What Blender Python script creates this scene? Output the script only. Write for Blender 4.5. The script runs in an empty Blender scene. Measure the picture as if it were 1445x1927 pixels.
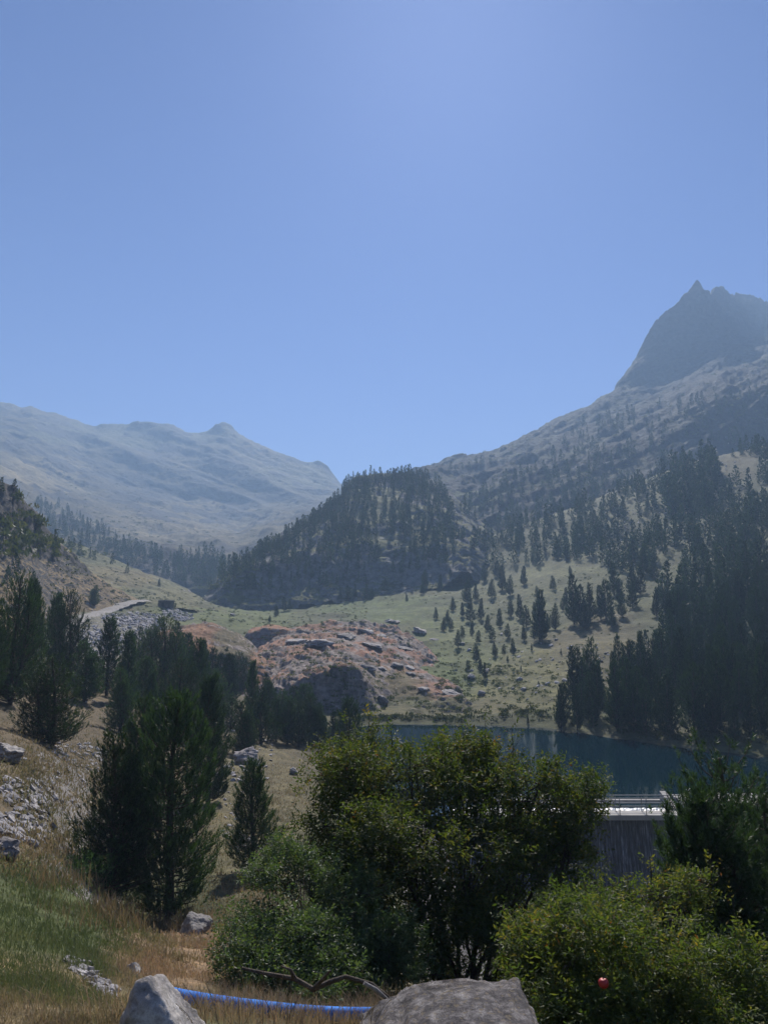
import bpy, math, random, time
import numpy as np
from mathutils import Vector, Matrix
from mathutils.bvhtree import BVHTree

random.seed(7)
rng = np.random.default_rng(7)
T0 = time.time()
sc = bpy.context.scene
COL = sc.collection

# ------------------------------------------------------------------ camera, light, sky, exposure
W0, H0, F0 = 1445.0, 1927.0, 1447.0
PITCH = math.atan((1150 - H0 / 2) / F0)
cam = bpy.data.cameras.new("camera")
cam.sensor_fit = 'VERTICAL'
cam.sensor_height = 24.0
cam.lens = 24.0 * F0 / H0
cam.clip_start = 0.05
cam.clip_end = 12000
camo = bpy.data.objects.new("camera", cam)
COL.objects.link(camo)
camo.rotation_euler = (math.radians(90) + PITCH, 0, 0)
sc.camera = camo

SUN_EL, SUN_AZ = math.radians(42), math.radians(5.5)      # azimuth clockwise from +Y
sun = bpy.data.lights.new("sun", 'SUN')
sun.energy = 5.0
sun.angle = math.radians(0.53)
sun.color = (1.0, 0.93, 0.84)
suno = bpy.data.objects.new("sun", sun)
COL.objects.link(suno)
sd = Vector((math.sin(SUN_AZ) * math.cos(SUN_EL), math.cos(SUN_AZ) * math.cos(SUN_EL), math.sin(SUN_EL)))
suno.rotation_euler = sd.to_track_quat('Z', 'Y').to_euler()

world = bpy.data.worlds.new("World")
sc.world = world
world.use_nodes = True
wn = world.node_tree
wn.nodes.clear()
sky = wn.nodes.new('ShaderNodeTexSky')
sky.sky_type = 'NISHITA'
sky.sun_disc = False
sky.sun_elevation = SUN_EL
sky.sun_rotation = SUN_AZ
sky.altitude = 2000
sky.air_density = 1.0
sky.dust_density = 1.3
sky.ozone_density = 5.0
bg = wn.nodes.new('ShaderNodeBackground')
bg.inputs['Strength'].default_value = 0.052
wo = wn.nodes.new('ShaderNodeOutputWorld')
tint = wn.nodes.new('ShaderNodeMix'); tint.data_type = 'RGBA'; tint.blend_type = 'MULTIPLY'
tint.inputs[0].default_value = 1.0
tint.inputs[7].default_value = (.62, .77, 1.16, 1)
wn.links.new(sky.outputs[0], tint.inputs[6])
wn.links.new(tint.outputs[2], bg.inputs[0])
wn.links.new(bg.outputs[0], wo.inputs[0])

sc.view_settings.view_transform = 'Standard'
sc.view_settings.look = 'None'
sc.view_settings.exposure = 0.62
sc.view_settings.gamma = 1
sc.view_settings.use_curve_mapping = False
HAZE_DENSITY = 0.00060
sc.render.engine = 'CYCLES'
cy = sc.cycles
cy.max_bounces = 5
cy.diffuse_bounces = 2
cy.glossy_bounces = 2
cy.transmission_bounces = 3
cy.volume_bounces = 1
cy.transparent_max_bounces = 6
cy.use_adaptive_sampling = True
cy.adaptive_threshold = 0.02
cy.use_denoising = True
try:
    cy.denoiser = 'OPENIMAGEDENOISE'
except Exception:
    pass

# ------------------------------------------------------------------ helpers: projection, noise, meshes
CP, SP = math.cos(PITCH), math.sin(PITCH)
def ray(px, py):
    v = (H0 / 2 - py) / F0
    return np.array([(px - W0 / 2) / F0, CP - v * SP, SP + v * CP])
def P(px, py, D):                       # world point at forward distance D
    d = ray(px, py)
    return d * (D / d[1])
def project(x, y, z):
    d = y * CP + z * SP
    u = -y * SP + z * CP
    d = np.maximum(d, 1e-3)
    return W0 / 2 + F0 * x / d, H0 / 2 - F0 * u / d

def _h(ix, iy, iz, seed):
    n = (ix.astype(np.int64) * 374761393 + iy.astype(np.int64) * 668265263 + iz.astype(np.int64) * 2147483647 + seed * 974711) & 0xffffffff
    n = ((n ^ (n >> 13)) * 1274126177) & 0xffffffff
    n = (n ^ (n >> 16)) & 0xffffff
    return n / float(0xffffff) * 2 - 1
def noise3(x, y, z, seed=0):
    x, y, z = np.broadcast_arrays(np.asarray(x, float), np.asarray(y, float), np.asarray(z, float))
    fx, fy, fz = np.floor(x), np.floor(y), np.floor(z)
    tx, ty, tz = x - fx, y - fy, z - fz
    tx, ty, tz = [t * t * t * (t * (t * 6 - 15) + 10) for t in (tx, ty, tz)]
    r = 0
    for dx in (0, 1):
        wx = tx if dx else 1 - tx
        for dy in (0, 1):
            wy = ty if dy else 1 - ty
            for dz in (0, 1):
                wz = tz if dz else 1 - tz
                r = r + wx * wy * wz * _h(fx + dx, fy + dy, fz + dz, seed)
    return r
def fbm(x, y, z, octs=4, seed=0, gain=.5, ridged=False):
    a, s, r = 1.0, 0.0, 0
    for o in range(octs):
        k = 2.03 ** o
        n = noise3(x * k, y * k, z * k, seed + o)
        if ridged:
            n = 1 - 2 * np.abs(n)
        r = r + a * n
        s += a
        a *= gain
    return r / s
def smooth(a, b, x):
    t = np.clip((x - a) / (b - a), 0, 1)
    return t * t * (3 - 2 * t)

def mesh_np(name, verts, faces, mats=(), attrs=None, shade=False, fmat=None):
    """verts (N,3); faces (M,k) array of tris or quads"""
    me = bpy.data.meshes.new(name)
    verts = np.ascontiguousarray(verts, dtype=np.float32)
    faces = np.ascontiguousarray(faces, dtype=np.int32)
    M, k = faces.shape
    me.vertices.add(len(verts))
    me.vertices.foreach_set('co', verts.ravel())
    me.loops.add(M * k)
    me.loops.foreach_set('vertex_index', faces.ravel())
    me.polygons.add(M)
    me.polygons.foreach_set('loop_start', np.arange(0, M * k, k, dtype=np.int32))
    me.polygons.foreach_set('loop_total', np.full(M, k, dtype=np.int32))
    me.polygons.foreach_set('use_smooth', np.full(M, shade))
    for m in mats:
        me.materials.append(m)
    if fmat is not None:
        me.polygons.foreach_set('material_index', np.ascontiguousarray(fmat, dtype=np.int32))
    me.update(calc_edges=True)
    if attrs:
        for an, av in attrs.items():
            av = np.asarray(av, dtype=np.float32)
            if av.ndim == 2:
                a = me.color_attributes.new(an, 'FLOAT_COLOR', 'POINT')
                c = np.ones((len(verts), 4), np.float32)
                c[:, :3] = av
                a.data.foreach_set('color', c.ravel())
            else:
                a = me.attributes.new(an, 'FLOAT', 'POINT')
                a.data.foreach_set('value', av)
    return me
def link(name, me, parent=None, loc=None, **props):
    o = bpy.data.objects.new(name, me)
    COL.objects.link(o)
    if parent is not None:
        o.parent = parent
    if loc is not None:
        o.location = loc
    for k, v in props.items():
        o[k] = v
    return o

class Geo:
    """collects triangles and quads (as two tris) with a material index and a tint"""
    def __init__(s):
        s.v, s.f, s.m, s.t, s.n = [], [], [], [], 0
    def add(s, v, f, m=0, t=0.5):
        v = np.asarray(v, float).reshape(-1, 3)
        f = np.asarray(f, int)
        if f.shape[1] == 4:
            f = np.vstack([f[:, [0, 1, 2]], f[:, [0, 2, 3]]])
        s.v.append(v); s.f.append(f + s.n); s.m.append(np.full(len(f), m))
        s.t.append(np.broadcast_to(np.asarray(t, float), (len(v),)).copy())
        s.n += len(v)
    def box(s, c, d, m=0, rot=None, t=.5):
        c = np.array(c, float); d = np.array(d, float) / 2
        q = np.array([[x, y, z] for x in (-1, 1) for y in (-1, 1) for z in (-1, 1)], float) * d
        if rot is not None:
            q = q @ np.array(rot).T
        f = [[0, 1, 3, 2], [4, 6, 7, 5], [0, 4, 5, 1], [2, 3, 7, 6], [0, 2, 6, 4], [1, 5, 7, 3]]
        s.add(q + c, f, m, t)
    def tube(s, pts, rad, n=6, m=0, t=.5, cap=True):
        pts = np.array(pts, float); rad = np.broadcast_to(np.array(rad, float), (len(pts),))
        tg = np.gradient(pts, axis=0)
        tg /= np.linalg.norm(tg, axis=1)[:, None] + 1e-9
        ref = np.where(np.abs(tg[:, 2:3]) < .9, [[0, 0, 1.]], [[1., 0, 0]])
        ref = np.repeat(ref[:1], len(pts), 0)
        a = np.cross(tg, ref); a /= np.linalg.norm(a, axis=1)[:, None] + 1e-9
        b = np.cross(tg, a)
        th = np.arange(n) / n * 2 * math.pi
        ring = pts[:, None] + rad[:, None, None] * (a[:, None] * np.cos(th)[None, :, None] + b[:, None] * np.sin(th)[None, :, None])
        v = ring.reshape(-1, 3)
        i = np.arange(len(pts) - 1)[:, None] * n; j = np.arange(n)[None]
        j2 = (j + 1) % n
        f = np.stack([i + j, i + j2, i + n + j2, i + n + j], -1).reshape(-1, 4)
        s.add(v, f, m, t)
        if cap:
            for e in (0, len(pts) - 1):
                s.add(np.vstack([ring[e], pts[e]]), [[k, (k + 1) % n, n] for k in range(n)], m, t)
    def mesh(s, name, mats, shade=False):
        return mesh_np(name, np.vstack(s.v), np.vstack(s.f), mats, {'tint': np.concatenate(s.t)}, shade, np.concatenate(s.m))

# ------------------------------------------------------------------ materials
def new_mat(name):
    m = bpy.data.materials.new(name)
    m.use_nodes = True
    m.cycles.emission_sampling = 'NONE'
    nt = m.node_tree
    b = nt.nodes['Principled BSDF']
    return m, nt, b
def N(nt, typ, **kw):
    n = nt.nodes.new(typ)
    for k, v in kw.items():
        if k.startswith('i_'):
            n.inputs[k[2:].replace('_', ' ')].default_value = v
        else:
            setattr(n, k, v)
    return n
def objcoord(nt):
    g = N(nt, 'ShaderNodeNewGeometry')
    return g.outputs['Position']
def ramp(nt, stops, interp='LINEAR'):
    r = N(nt, 'ShaderNodeValToRGB')
    r.color_ramp.interpolation = interp
    e = r.color_ramp.elements
    while len(e) < len(stops):
        e.new(0.5)
    for k, (p, c) in enumerate(stops):
        e[k].position = p
        e[k].color = (*c, 1) if len(c) == 3 else c
    return r
def mixc(nt, mode, fac, a, b):
    m = N(nt, 'ShaderNodeMix', data_type='RGBA', blend_type=mode)
    for sock, val in ((m.inputs[0], fac), (m.inputs[6], a), (m.inputs[7], b)):
        if hasattr(val, 'node'):
            nt.links.new(val, sock)
        elif isinstance(val, (int, float)):
            sock.default_value = val
        else:
            sock.default_value = (*val, 1)
    return m.outputs[2]

def terrain_mat(name, s1, s2, bump=.4, dist=.2, rockcol=(.19, .18, .175)):
    """albedo attribute carries the vegetation colours, 'rock' where stone shows; noise at two scales (metres)"""
    m, nt, b = new_mat(name)
    pos = objcoord(nt)
    at = N(nt, 'ShaderNodeAttribute', attribute_name='albedo')
    rk = N(nt, 'ShaderNodeAttribute', attribute_name='rock')
    n1 = N(nt, 'ShaderNodeTexNoise'); n1.inputs['Scale'].default_value = 1 / s1; n1.inputs['Detail'].default_value = 8; n1.inputs['Roughness'].default_value = .68
    n2 = N(nt, 'ShaderNodeTexNoise'); n2.inputs['Scale'].default_value = 1 / s2; n2.inputs['Detail'].default_value = 6; n2.inputs['Roughness'].default_value = .7
    vo = N(nt, 'ShaderNodeTexVoronoi'); vo.inputs['Scale'].default_value = 1 / (s2 * 1.3)
    for n in (n1, n2, vo):
        nt.links.new(pos, n.inputs['Vector'])
    r1 = ramp(nt, [(.32, (.5, .5, .48)), (.5, (.95, .95, .95)), (.68, (1.45, 1.4, 1.3))])
    nt.links.new(n1.outputs[0], r1.inputs[0])
    r2 = ramp(nt, [(.3, (.42, .45, .42)), (.47, (.95, .95, .95)), (.56, (1.1, 1.1, 1.05)), (.72, (1.75, 1.65, 1.5))])
    nt.links.new(n2.outputs[0], r2.inputs[0])
    veg = mixc(nt, 'MULTIPLY', 1.0, at.outputs['Color'], r1.outputs[0])
    veg = mixc(nt, 'MULTIPLY', .9, veg, r2.outputs[0])
    rr = ramp(nt, [(.3, (.3, .3, .3)), (.5, (.9, .9, .9)), (.75, (1.7, 1.65, 1.6))])
    nt.links.new(n2.outputs[0], rr.inputs[0])
    rc = mixc(nt, 'MULTIPLY', 1.0, rockcol, rr.outputs[0])
    vr = ramp(nt, [(0, (.8, .8, .8)), (1, (1.2, 1.2, 1.2))])
    nt.links.new(vo.outputs['Color'], vr.inputs[0])
    rc = mixc(nt, 'MULTIPLY', .8, rc, vr.outputs[0])
    # broken edge between stone and turf
    ma = N(nt, 'ShaderNodeMath', operation='ADD'); nt.links.new(rk.outputs['Fac'], ma.inputs[0]); nt.links.new(n2.outputs[0], ma.inputs[1])
    mr = N(nt, 'ShaderNodeMapRange'); mr.inputs[1].default_value = .93; mr.inputs[2].default_value = 1.07
    nt.links.new(ma.outputs[0], mr.inputs[0])
    c = mixc(nt, 'MIX', mr.outputs[0], veg, rc)
    nt.links.new(c, b.inputs['Base Color'])
    b.inputs['Roughness'].default_value = .9
    b.inputs['Specular IOR Level'].default_value = .15
    bm = N(nt, 'ShaderNodeBump'); bm.inputs['Strength'].default_value = bump; bm.inputs['Distance'].default_value = dist
    nt.links.new(n2.outputs[0], bm.inputs['Height'])
    nt.links.new(bm.outputs[0], b.inputs['Normal'])
    return m

def leaf_mat(name, stops, trans=.45, rough=.45, spec=.4, trtint=(1.5, 1.5, .6)):
    """foliage: colour by the tint attribute and per object, part of the light passes through"""
    m, nt, b = new_mat(name)
    at = N(nt, 'ShaderNodeAttribute', attribute_name='tint')
    oi = N(nt, 'ShaderNodeObjectInfo')
    r = ramp(nt, stops)
    nt.links.new(at.outputs['Fac'], r.inputs[0])
    mr = N(nt, 'ShaderNodeMapRange'); mr.inputs[3].default_value = .65; mr.inputs[4].default_value = 1.45
    nt.links.new(oi.outputs['Random'], mr.inputs[0])
    cc = N(nt, 'ShaderNodeCombineColor')
    for k in range(3):
        nt.links.new(mr.outputs[0], cc.inputs[k])
    c = mixc(nt, 'MULTIPLY', 1.0, r.outputs[0], cc.outputs[0])
    nt.links.new(c, b.inputs['Base Color'])
    b.inputs['Roughness'].default_value = rough
    b.inputs['Specular IOR Level'].default_value = spec
    if trans > 0:
        tr = N(nt, 'ShaderNodeBsdfTranslucent')
        tc = mixc(nt, 'MULTIPLY', 1.0, c, trtint)
        nt.links.new(tc, tr.inputs[0])
        mx = N(nt, 'ShaderNodeMixShader'); mx.inputs[0].default_value = trans
        nt.links.new(b.outputs[0], mx.inputs[1]); nt.links.new(tr.outputs[0], mx.inputs[2])
        nt.links.new(mx.outputs[0], nt.nodes['Material Output'].inputs[0])
    return m
def rock_mat(name, c1, c2, c3, s=.3, bump=.5, lichen=None, dist=None):
    m, nt, b = new_mat(name)
    pos = objcoord(nt)
    n = N(nt, 'ShaderNodeTexNoise'); n.inputs['Scale'].default_value = 1 / s; n.inputs['Detail'].default_value = 9; n.inputs['Roughness'].default_value = .7
    n2 = N(nt, 'ShaderNodeTexNoise'); n2.inputs['Scale'].default_value = 7 / s; n2.inputs['Detail'].default_value = 6; n2.inputs['Roughness'].default_value = .75
    nt.links.new(pos, n.inputs['Vector']); nt.links.new(pos, n2.inputs['Vector'])
    r = ramp(nt, [(.33, c1), (.5, c2), (.66, c3)])
    nt.links.new(n.outputs[0], r.inputs[0])
    r2 = ramp(nt, [(.3, (.4, .4, .4)), (.5, (1, 1, 1)), (.7, (1.5, 1.5, 1.5))])
    nt.links.new(n2.outputs[0], r2.inputs[0])
    c = mixc(nt, 'MULTIPLY', .85, r.outputs[0], r2.outputs[0])
    if lichen:
        v = N(nt, 'ShaderNodeTexNoise'); v.inputs['Scale'].default_value = 2.6 / s; v.inputs['Detail'].default_value = 5; v.inputs['Roughness'].default_value = .6
        nt.links.new(pos, v.inputs['Vector'])
        mr = N(nt, 'ShaderNodeMapRange'); mr.inputs[1].default_value = .56; mr.inputs[2].default_value = .61
        nt.links.new(v.outputs[0], mr.inputs[0])
        mm = N(nt, 'ShaderNodeMath', operation='MULTIPLY'); mm.inputs[1].default_value = .6
        nt.links.new(mr.outputs[0], mm.inputs[0])
        c = mixc(nt, 'MIX', mm.outputs[0], c, lichen)
    oi = N(nt, 'ShaderNodeObjectInfo')
    mr = N(nt, 'ShaderNodeMapRange'); mr.inputs[3].default_value = .72; mr.inputs[4].default_value = 1.3
    nt.links.new(oi.outputs['Random'], mr.inputs[0])
    cc = N(nt, 'ShaderNodeCombineColor')
    for k in range(3):
        nt.links.new(mr.outputs[0], cc.inputs[k])
    c = mixc(nt, 'MULTIPLY', 1.0, c, cc.outputs[0])
    nt.links.new(c, b.inputs['Base Color'])
    b.inputs['Roughness'].default_value = .82
    b.inputs['Specular IOR Level'].default_value = .25
    ad = N(nt, 'ShaderNodeMath', operation='MULTIPLY_ADD'); ad.inputs[1].default_value = .35
    nt.links.new(n2.outputs[0], ad.inputs[0]); nt.links.new(n.outputs[0], ad.inputs[2])
    bm = N(nt, 'ShaderNodeBump'); bm.inputs['Strength'].default_value = bump; bm.inputs['Distance'].default_value = dist or s * .25
    nt.links.new(ad.outputs[0], bm.inputs['Height']); nt.links.new(bm.outputs[0], b.inputs['Normal'])
    return m

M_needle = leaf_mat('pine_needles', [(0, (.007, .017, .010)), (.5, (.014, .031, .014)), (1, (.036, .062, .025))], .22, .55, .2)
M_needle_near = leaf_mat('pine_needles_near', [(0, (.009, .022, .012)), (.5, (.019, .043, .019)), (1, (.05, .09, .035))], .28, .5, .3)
M_juniper = leaf_mat('juniper_needles', [(0, (.03, .07, .025)), (.5, (.05, .12, .035)), (1, (.08, .17, .05))], .3, .5, .3)
M_leaf = leaf_mat('rowan_leaves', [(0, (.035, .065, .02)), (.42, (.07, .105, .028)), (.66, (.115, .13, .038)), (.85, (.165, .145, .04)), (.95, (.22, .15, .04)), (1, (.17, .07, .025))], .5, .55, .3)
M_leaf2 = leaf_mat('dog_rose_leaves', [(0, (.045, .08, .04)), (.5, (.07, .115, .055)), (.9, (.11, .145, .07)), (1, (.19, .17, .05))], .45, .5, .4)
M_bark = rock_mat('bark', (.035, .026, .02), (.07, .055, .042), (.11, .09, .07), .12, .5)
M_stem = rock_mat('stems', (.03, .02, .014), (.05, .036, .026), (.09, .07, .05), .12, .3)
M_grass = leaf_mat('grass_blades', [(0, (.06, .085, .035)), (.3, (.095, .115, .05)), (.5, (.15, .135, .075)), (.75, (.21, .165, .105)), (1, (.27, .18, .125))], .4, .6, .25, (1.05, 1.05, .85))
M_stone = rock_mat('slate_stone', (.14, .135, .14), (.25, .24, .25), (.38, .36, .36), .35, .4)
M_pale = rock_mat('pale_granite', (.15, .14, .13), (.27, .25, .24), (.42, .4, .38), .22, .5, (.2, .19, .17))
M_dark = rock_mat('lichened_granite', (.03, .028, .03), (.09, .082, .084), (.26, .245, .24), .07, 1.0, (.17, .135, .085), .03)
M_slab = rock_mat('outcrop_rock', (.13, .12, .12), (.23, .21, .205), (.36, .34, .33), 1.6, .6)

# ------------------------------------------------------------------ terrain layers
def loft(curves, nc, nr, smin, smax, blur=2, power=1.0):
    """curves near to far, each a list of (px, py, D); returns grids X,Y,Z (nr x nc) running over tan-azimuth s"""
    S = np.linspace(smin, smax, nc)
    Ds, Zs = [], []
    for c in curves:
        s_, d_, z_ = [], [], []
        for px, py, D in c:
            if py > 400:
                p = P(px, py, D); z = p[2]; s = p[0] / D
            else:
                z = py; s = (px - W0 / 2) / F0
            s_.append(s); d_.append(D); z_.append(z)
        o = np.argsort(s_)
        s_, d_, z_ = np.array(s_)[o], np.array(d_)[o], np.array(z_)[o]
        Ds.append(np.interp(S, s_, d_)); Zs.append(np.interp(S, s_, z_))
    Ds, Zs = np.array(Ds), np.array(Zs)
    K = len(curves)
    per = max(2, nr // (K - 1))
    rows_d, rows_z = [], []
    for k in range(K - 1):
        for t in np.arange(per) / per:
            rows_d.append(Ds[k] * (1 - t) + Ds[k + 1] * t); rows_z.append(Zs[k] * (1 - t) + Zs[k + 1] * t)
    rows_d.append(Ds[-1]); rows_z.append(Zs[-1])
    D, Z = np.array(rows_d), np.array(rows_z)
    for _ in range(blur):
        Zp = np.pad(Z, ((2, 2), (0, 0)), 'edge')
        Z = (Zp[:-4] + Zp[1:-3] * 2 + Zp[2:-2] * 2 + Zp[3:-1] * 2 + Zp[4:]) / 8
        for A in (0, 1):
            Q = (Z, D)[A]
            Qp = np.pad(Q, ((0, 0), (2, 2)), 'edge')
            Q = (Qp[:, :-4] + Qp[:, 1:-3] * 2 + Qp[:, 2:-2] * 2 + Qp[:, 3:-1] * 2 + Qp[:, 4:]) / 8
            if A == 0: Z = Q
            else: D = Q
    X = S[None] * D
    return X, D, Z
def grid_faces(nr, nc):
    i = np.arange(nr - 1)[:, None] * nc + np.arange(nc - 1)[None]
    return np.stack([i, i + 1, i + nc + 1, i + nc], -1).reshape(-1, 4)
def normals(X, Y, Z):
    a = np.stack([np.gradient(A, axis=1) for A in (X, Y, Z)], -1)
    b = np.stack([np.gradient(A, axis=0) for A in (X, Y, Z)], -1)
    n = np.cross(a, b)
    n /= np.linalg.norm(n, axis=-1, keepdims=True) + 1e-12
    n *= np.sign(n[..., 2:3] + 1e-9)
    return n
def blobs(px, py, X, Y, Z, base, items, wob=.35, wsc=.05):
    """lay ground colours out: each item (cx, cy, rx, ry, colour, strength) is a patch of the hillside"""
    c = np.broadcast_to(np.array(base, float), X.shape + (3,)).copy()
    w = fbm(X * wsc, Y * wsc, Z * wsc, 4, 91)
    for k, (cx, cyy, rx, ry, colr, st) in enumerate(items):
        r = np.sqrt(((px - cx) / rx) ** 2 + ((py - cyy) / ry) ** 2) + wob * w * (1 if k % 2 else -1)
        a = (1 - smooth(.65, 1.1, r)) * st
        c = c * (1 - a[..., None]) + np.array(colr) * a[..., None]
    return c

GREEN, DRY, REDD, OLIVE, STRAW = (.075, .095, .035), (.15, .12, .068), (.22, .125, .088), (.066, .072, .034), (.21, .16, .09)
BROWN = (.105, .08, .052)
bvh_v, bvh_f, bvh_n = [], [], 0
LAYERS = {}
def add_layer(name, X, Y, Z, mat, alb, rock, label=None):
    global bvh_n
    V = np.stack([X, Y, Z], -1).reshape(-1, 3)
    Fc = grid_faces(*X.shape)
    me = mesh_np(name, V, Fc, [mat], {'albedo': alb.reshape(-1, 3), 'rock': rock.ravel()}, True)
    o = link(name, me, kind='structure')
    if label: o['label'] = label
    bvh_v.append(V); bvh_f.append(Fc + bvh_n); bvh_n += len(V)
    LAYERS[name] = o
    return o

# --- ground: near slope, ravine, lake basin, meadow and the right-hand mountainside in one sheet
cols = {
 -2200: [(.3,-1.6),(4,3),(12,9),(36,20),(75,38),(115,52),(200,80),(340,90),(420,60),(560,0),(9000,-60)],
 -800: [(.3,-1.6),(4,-.9),(12,1),(36,5),(75,12),(115,22),(200,50),(340,60),(420,30),(560,0),(9000,-60)],
 -300: [(.3,-1.65),(4,-1.5),(12,-1.6),(36,-.8),(75,2.5),(115,9),(150,14),(200,16),(340,20),(420,0),(560,-15),(9000,-60)],
 0: [(.3,-1.7),(2,-1.75),(4,1905),(6,1800),(8.5,1700),(12,1600),(17,1500),(25,1405),(38,1335),(60,1287),(75,1262),(92,1215),(115,1155),(150,1120),(200,1110),(340,1090),(420,-8),(560,-20),(9000,-60)],
 100: [(.3,-1.7),(2,-1.75),(4,1905),(6.2,1810),(9,1720),(12,1650),(17,1545),(25,1440),(38,1370),(48,1330),(60,1292),(75,1262),(92,1215),(115,1175),(150,1140),(200,1125),(340,1100),(420,-8),(560,-20),(9000,-60)],
 200: [(.3,-1.7),(2,-1.75),(4,1910),(6.5,1820),(9.5,1745),(12,1705),(14,1695),(20,1650),(28,1530),(38,1430),(48,1370),(60,1315),(75,1280),(92,1245),(115,1203),(150,1153),(200,1128),(340,1108),(420,-8),(560,-20),(9000,-60)],
 300: [(.3,-1.7),(2,-1.75),(4.2,1915),(7,1850),(10,1790),(13,1755),(20,1740),(26,1600),(36,1490),(48,1410),(60,1360),(75,1320),(92,1280),(115,1235),(150,1172),(200,1132),(260,1125),(340,1118),(420,-8),(560,-20),(9000,-60)],
 400: [(.3,-1.7),(2,-1.75),(4.3,1925),(8,1850),(12,1785),(20,1705),(28,1600),(38,1500),(48,1432),(60,1385),(75,1350),(92,1310),(115,1268),(150,1195),(200,1150),(260,1142),(340,1135),(420,-8),(560,-20),(9000,-60)],
 480: [(.3,-1.7),(2,-1.75),(4.3,1928),(8,1865),(12,1790),(20,1700),(28,1600),(38,1505),(48,1440),(60,1400),(75,1370),(92,1330),(115,1290),(150,1225),(200,1160),(260,1148),(340,1140),(420,-8),(560,-20),(9000,-60)],
 560: [(.3,-1.7),(2,-1.75),(4.3,1937),(8,1885),(12,1810),(20,1700),(28,1600),(38,1510),(48,1450),(60,1415),(75,1385),(92,1345),(115,1305),(150,1240),(200,1165),(260,1145),(340,1125),(420,-5),(560,-20),(9000,-60)],
 640: [(.3,-1.7),(2,-1.75),(4.2,1940),(8,1900),(12,1840),(20,1730),(30,1620),(40,1540),(50,1480),(62,1440),(75,1395),(86,1362),(100,1325),(115,1303),(150,1240),(200,1165),(260,1135),(340,1105),(420,-5),(560,-20),(9000,-60)],
 720: [(.3,-1.7),(2,-1.75),(4,1945),(8,1890),(10,1870),(16,1770),(25,1665),(35,1580),(46,1515),(54,-13.8),(62,-15),(78,-14.5),(87,-13.1),(92,-12),(115,1295),(150,1235),(200,1165),(260,1120),(340,1080),(420,0),(560,-20),(9000,-60)],
 800: [(.3,-1.7),(2,-1.75),(4,1945),(8,1885),(10,1862),(16,1800),(25,1730),(35,1650),(46,1540),(54,-15),(78,-15),(86,-13.1),(91,-12),(115,1297),(150,1235),(200,1160),(260,1105),(340,1065),(420,5),(560,-20),(9000,-60)],
 900: [(.3,-1.7),(2,-1.75),(4,1945),(8,1872),(10,1856),(16,-8.5),(25,-13),(35,-16),(46,-17.5),(78,-16),(86,-13.1),(91,-12),(115,1297),(150,1235),(200,1165),(260,1105),(340,1015),(420,15),(560,-10),(9000,-60)],
 1000: [(.3,-1.7),(2,-1.75),(4,-2.15),(8,-4.1),(10,-5),(16,-9),(25,-14),(35,-17),(46,-18.5),(78,-15),(84.5,-13.1),(89,-12),(115,1285),(150,1215),(200,1140),(260,1070),(340,978),(420,25),(560,0),(9000,-60)],
 1150: [(.3,-1.7),(2,-1.75),(4,-2.2),(8,-4.2),(10,-5.2),(16,-9.3),(25,-14.5),(35,-17.5),(46,-19),(64,-16),(76.5,-13.1),(81,-11.8),(92,1335),(115,1268),(150,1185),(200,1105),(260,1020),(340,925),(420,35),(560,10),(9000,-60)],
 1300: [(.3,-1.7),(2,-1.75),(4,-2.2),(8,-4.1),(10,-5.2),(16,-9.3),(25,-14.5),(35,-17.5),(46,-19),(62,-16),(71.5,-13.1),(76,-11.5),(92,1315),(115,1240),(150,1145),(200,1055),(260,968),(340,865),(420,50),(560,20),(9000,-60)],
 1445: [(.3,-1.7),(2,-1.75),(4,-2.1),(8,-4),(10,-5),(16,-9),(25,-14),(35,-16),(46,-17),(60,-16),(67.5,-13.1),(72,-11.2),(92,1295),(115,1210),(150,1115),(200,1022),(260,928),(340,835),(420,65),(560,30),(9000,-60)],
 1900: [(.3,-1.7),(4,-1.9),(12,-4.5),(25,-7.5),(40,-9),(46,-9),(54,-9),(60,-7),(92,8),(150,35),(260,75),(340,105),(420,90),(560,50),(9000,-60)],
 3600: [(.3,-1.7),(4,-1),(12,4),(25,12),(40,22),(60,38),(92,50),(150,75),(260,95),(340,115),(420,90),(560,50),(9000,-60)],
}
nc, nr = 520, 420
Drow = np.concatenate([[.3], np.geomspace(1.0, 560, nr - 8), np.geomspace(700, 9000, 7)])
sk, tab = [], []
for px in sorted(cols):
    prof = cols[px]
    d = np.array([q[0] for q in prof], float)
    z = np.array([P(px, q[1], q[0])[2] if q[1] > 400 else q[1] for q in prof])
    tab.append(np.interp(np.log(Drow), np.log(d), z))
    sk.append((px - W0 / 2) / F0)
sk, tab = np.array(sk), np.array(tab)
# columns dense inside the picture, sparse outside
S = np.concatenate([np.linspace(sk[0], -.62, 50)[:-1], np.linspace(-.62, .62, nc - 98), np.linspace(.62, sk[-1], 50)[1:]])
nc = len(S)
Z = np.array([np.interp(S, sk, tab[:, r]) for r in range(nr)])
for _ in range(5):
    Zp = np.pad(Z, ((0, 0), (6, 6)), 'edge')
    Z = sum(Zp[:, k:k + nc] for k in range(13)) / 13
for _ in range(2):
    Zp = np.pad(Z, ((1, 1), (0, 0)), 'edge')
    Z = (Zp[:-2] + Zp[1:-1] * 2 + Zp[2:]) / 4
Y = np.repeat(Drow[:, None], nc, 1)
X = S[None] * Y
flat = (1 - smooth(250, 700, Y))
shore = 1 - .8 * (smooth(-15, -12.8, Z) - smooth(-12.6, -11.8, Z)) * smooth(55, 65, Y)
amp = np.where(Y < 60, .02 + .012 * Y, .6) * flat * shore
Z0 = Z.copy()
Z = Z + amp * (fbm(X / 9, Y / 9, 0, 5, 3, .55) * .9 + .35 * fbm(X / 2.2, Y / 2.2, 0, 3, 13, ridged=True))
Z = Z + flat * smooth(60, 100, Y) * shore * (1.1 * fbm(X / 26, Y / 26, 0, 3, 5))
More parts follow.
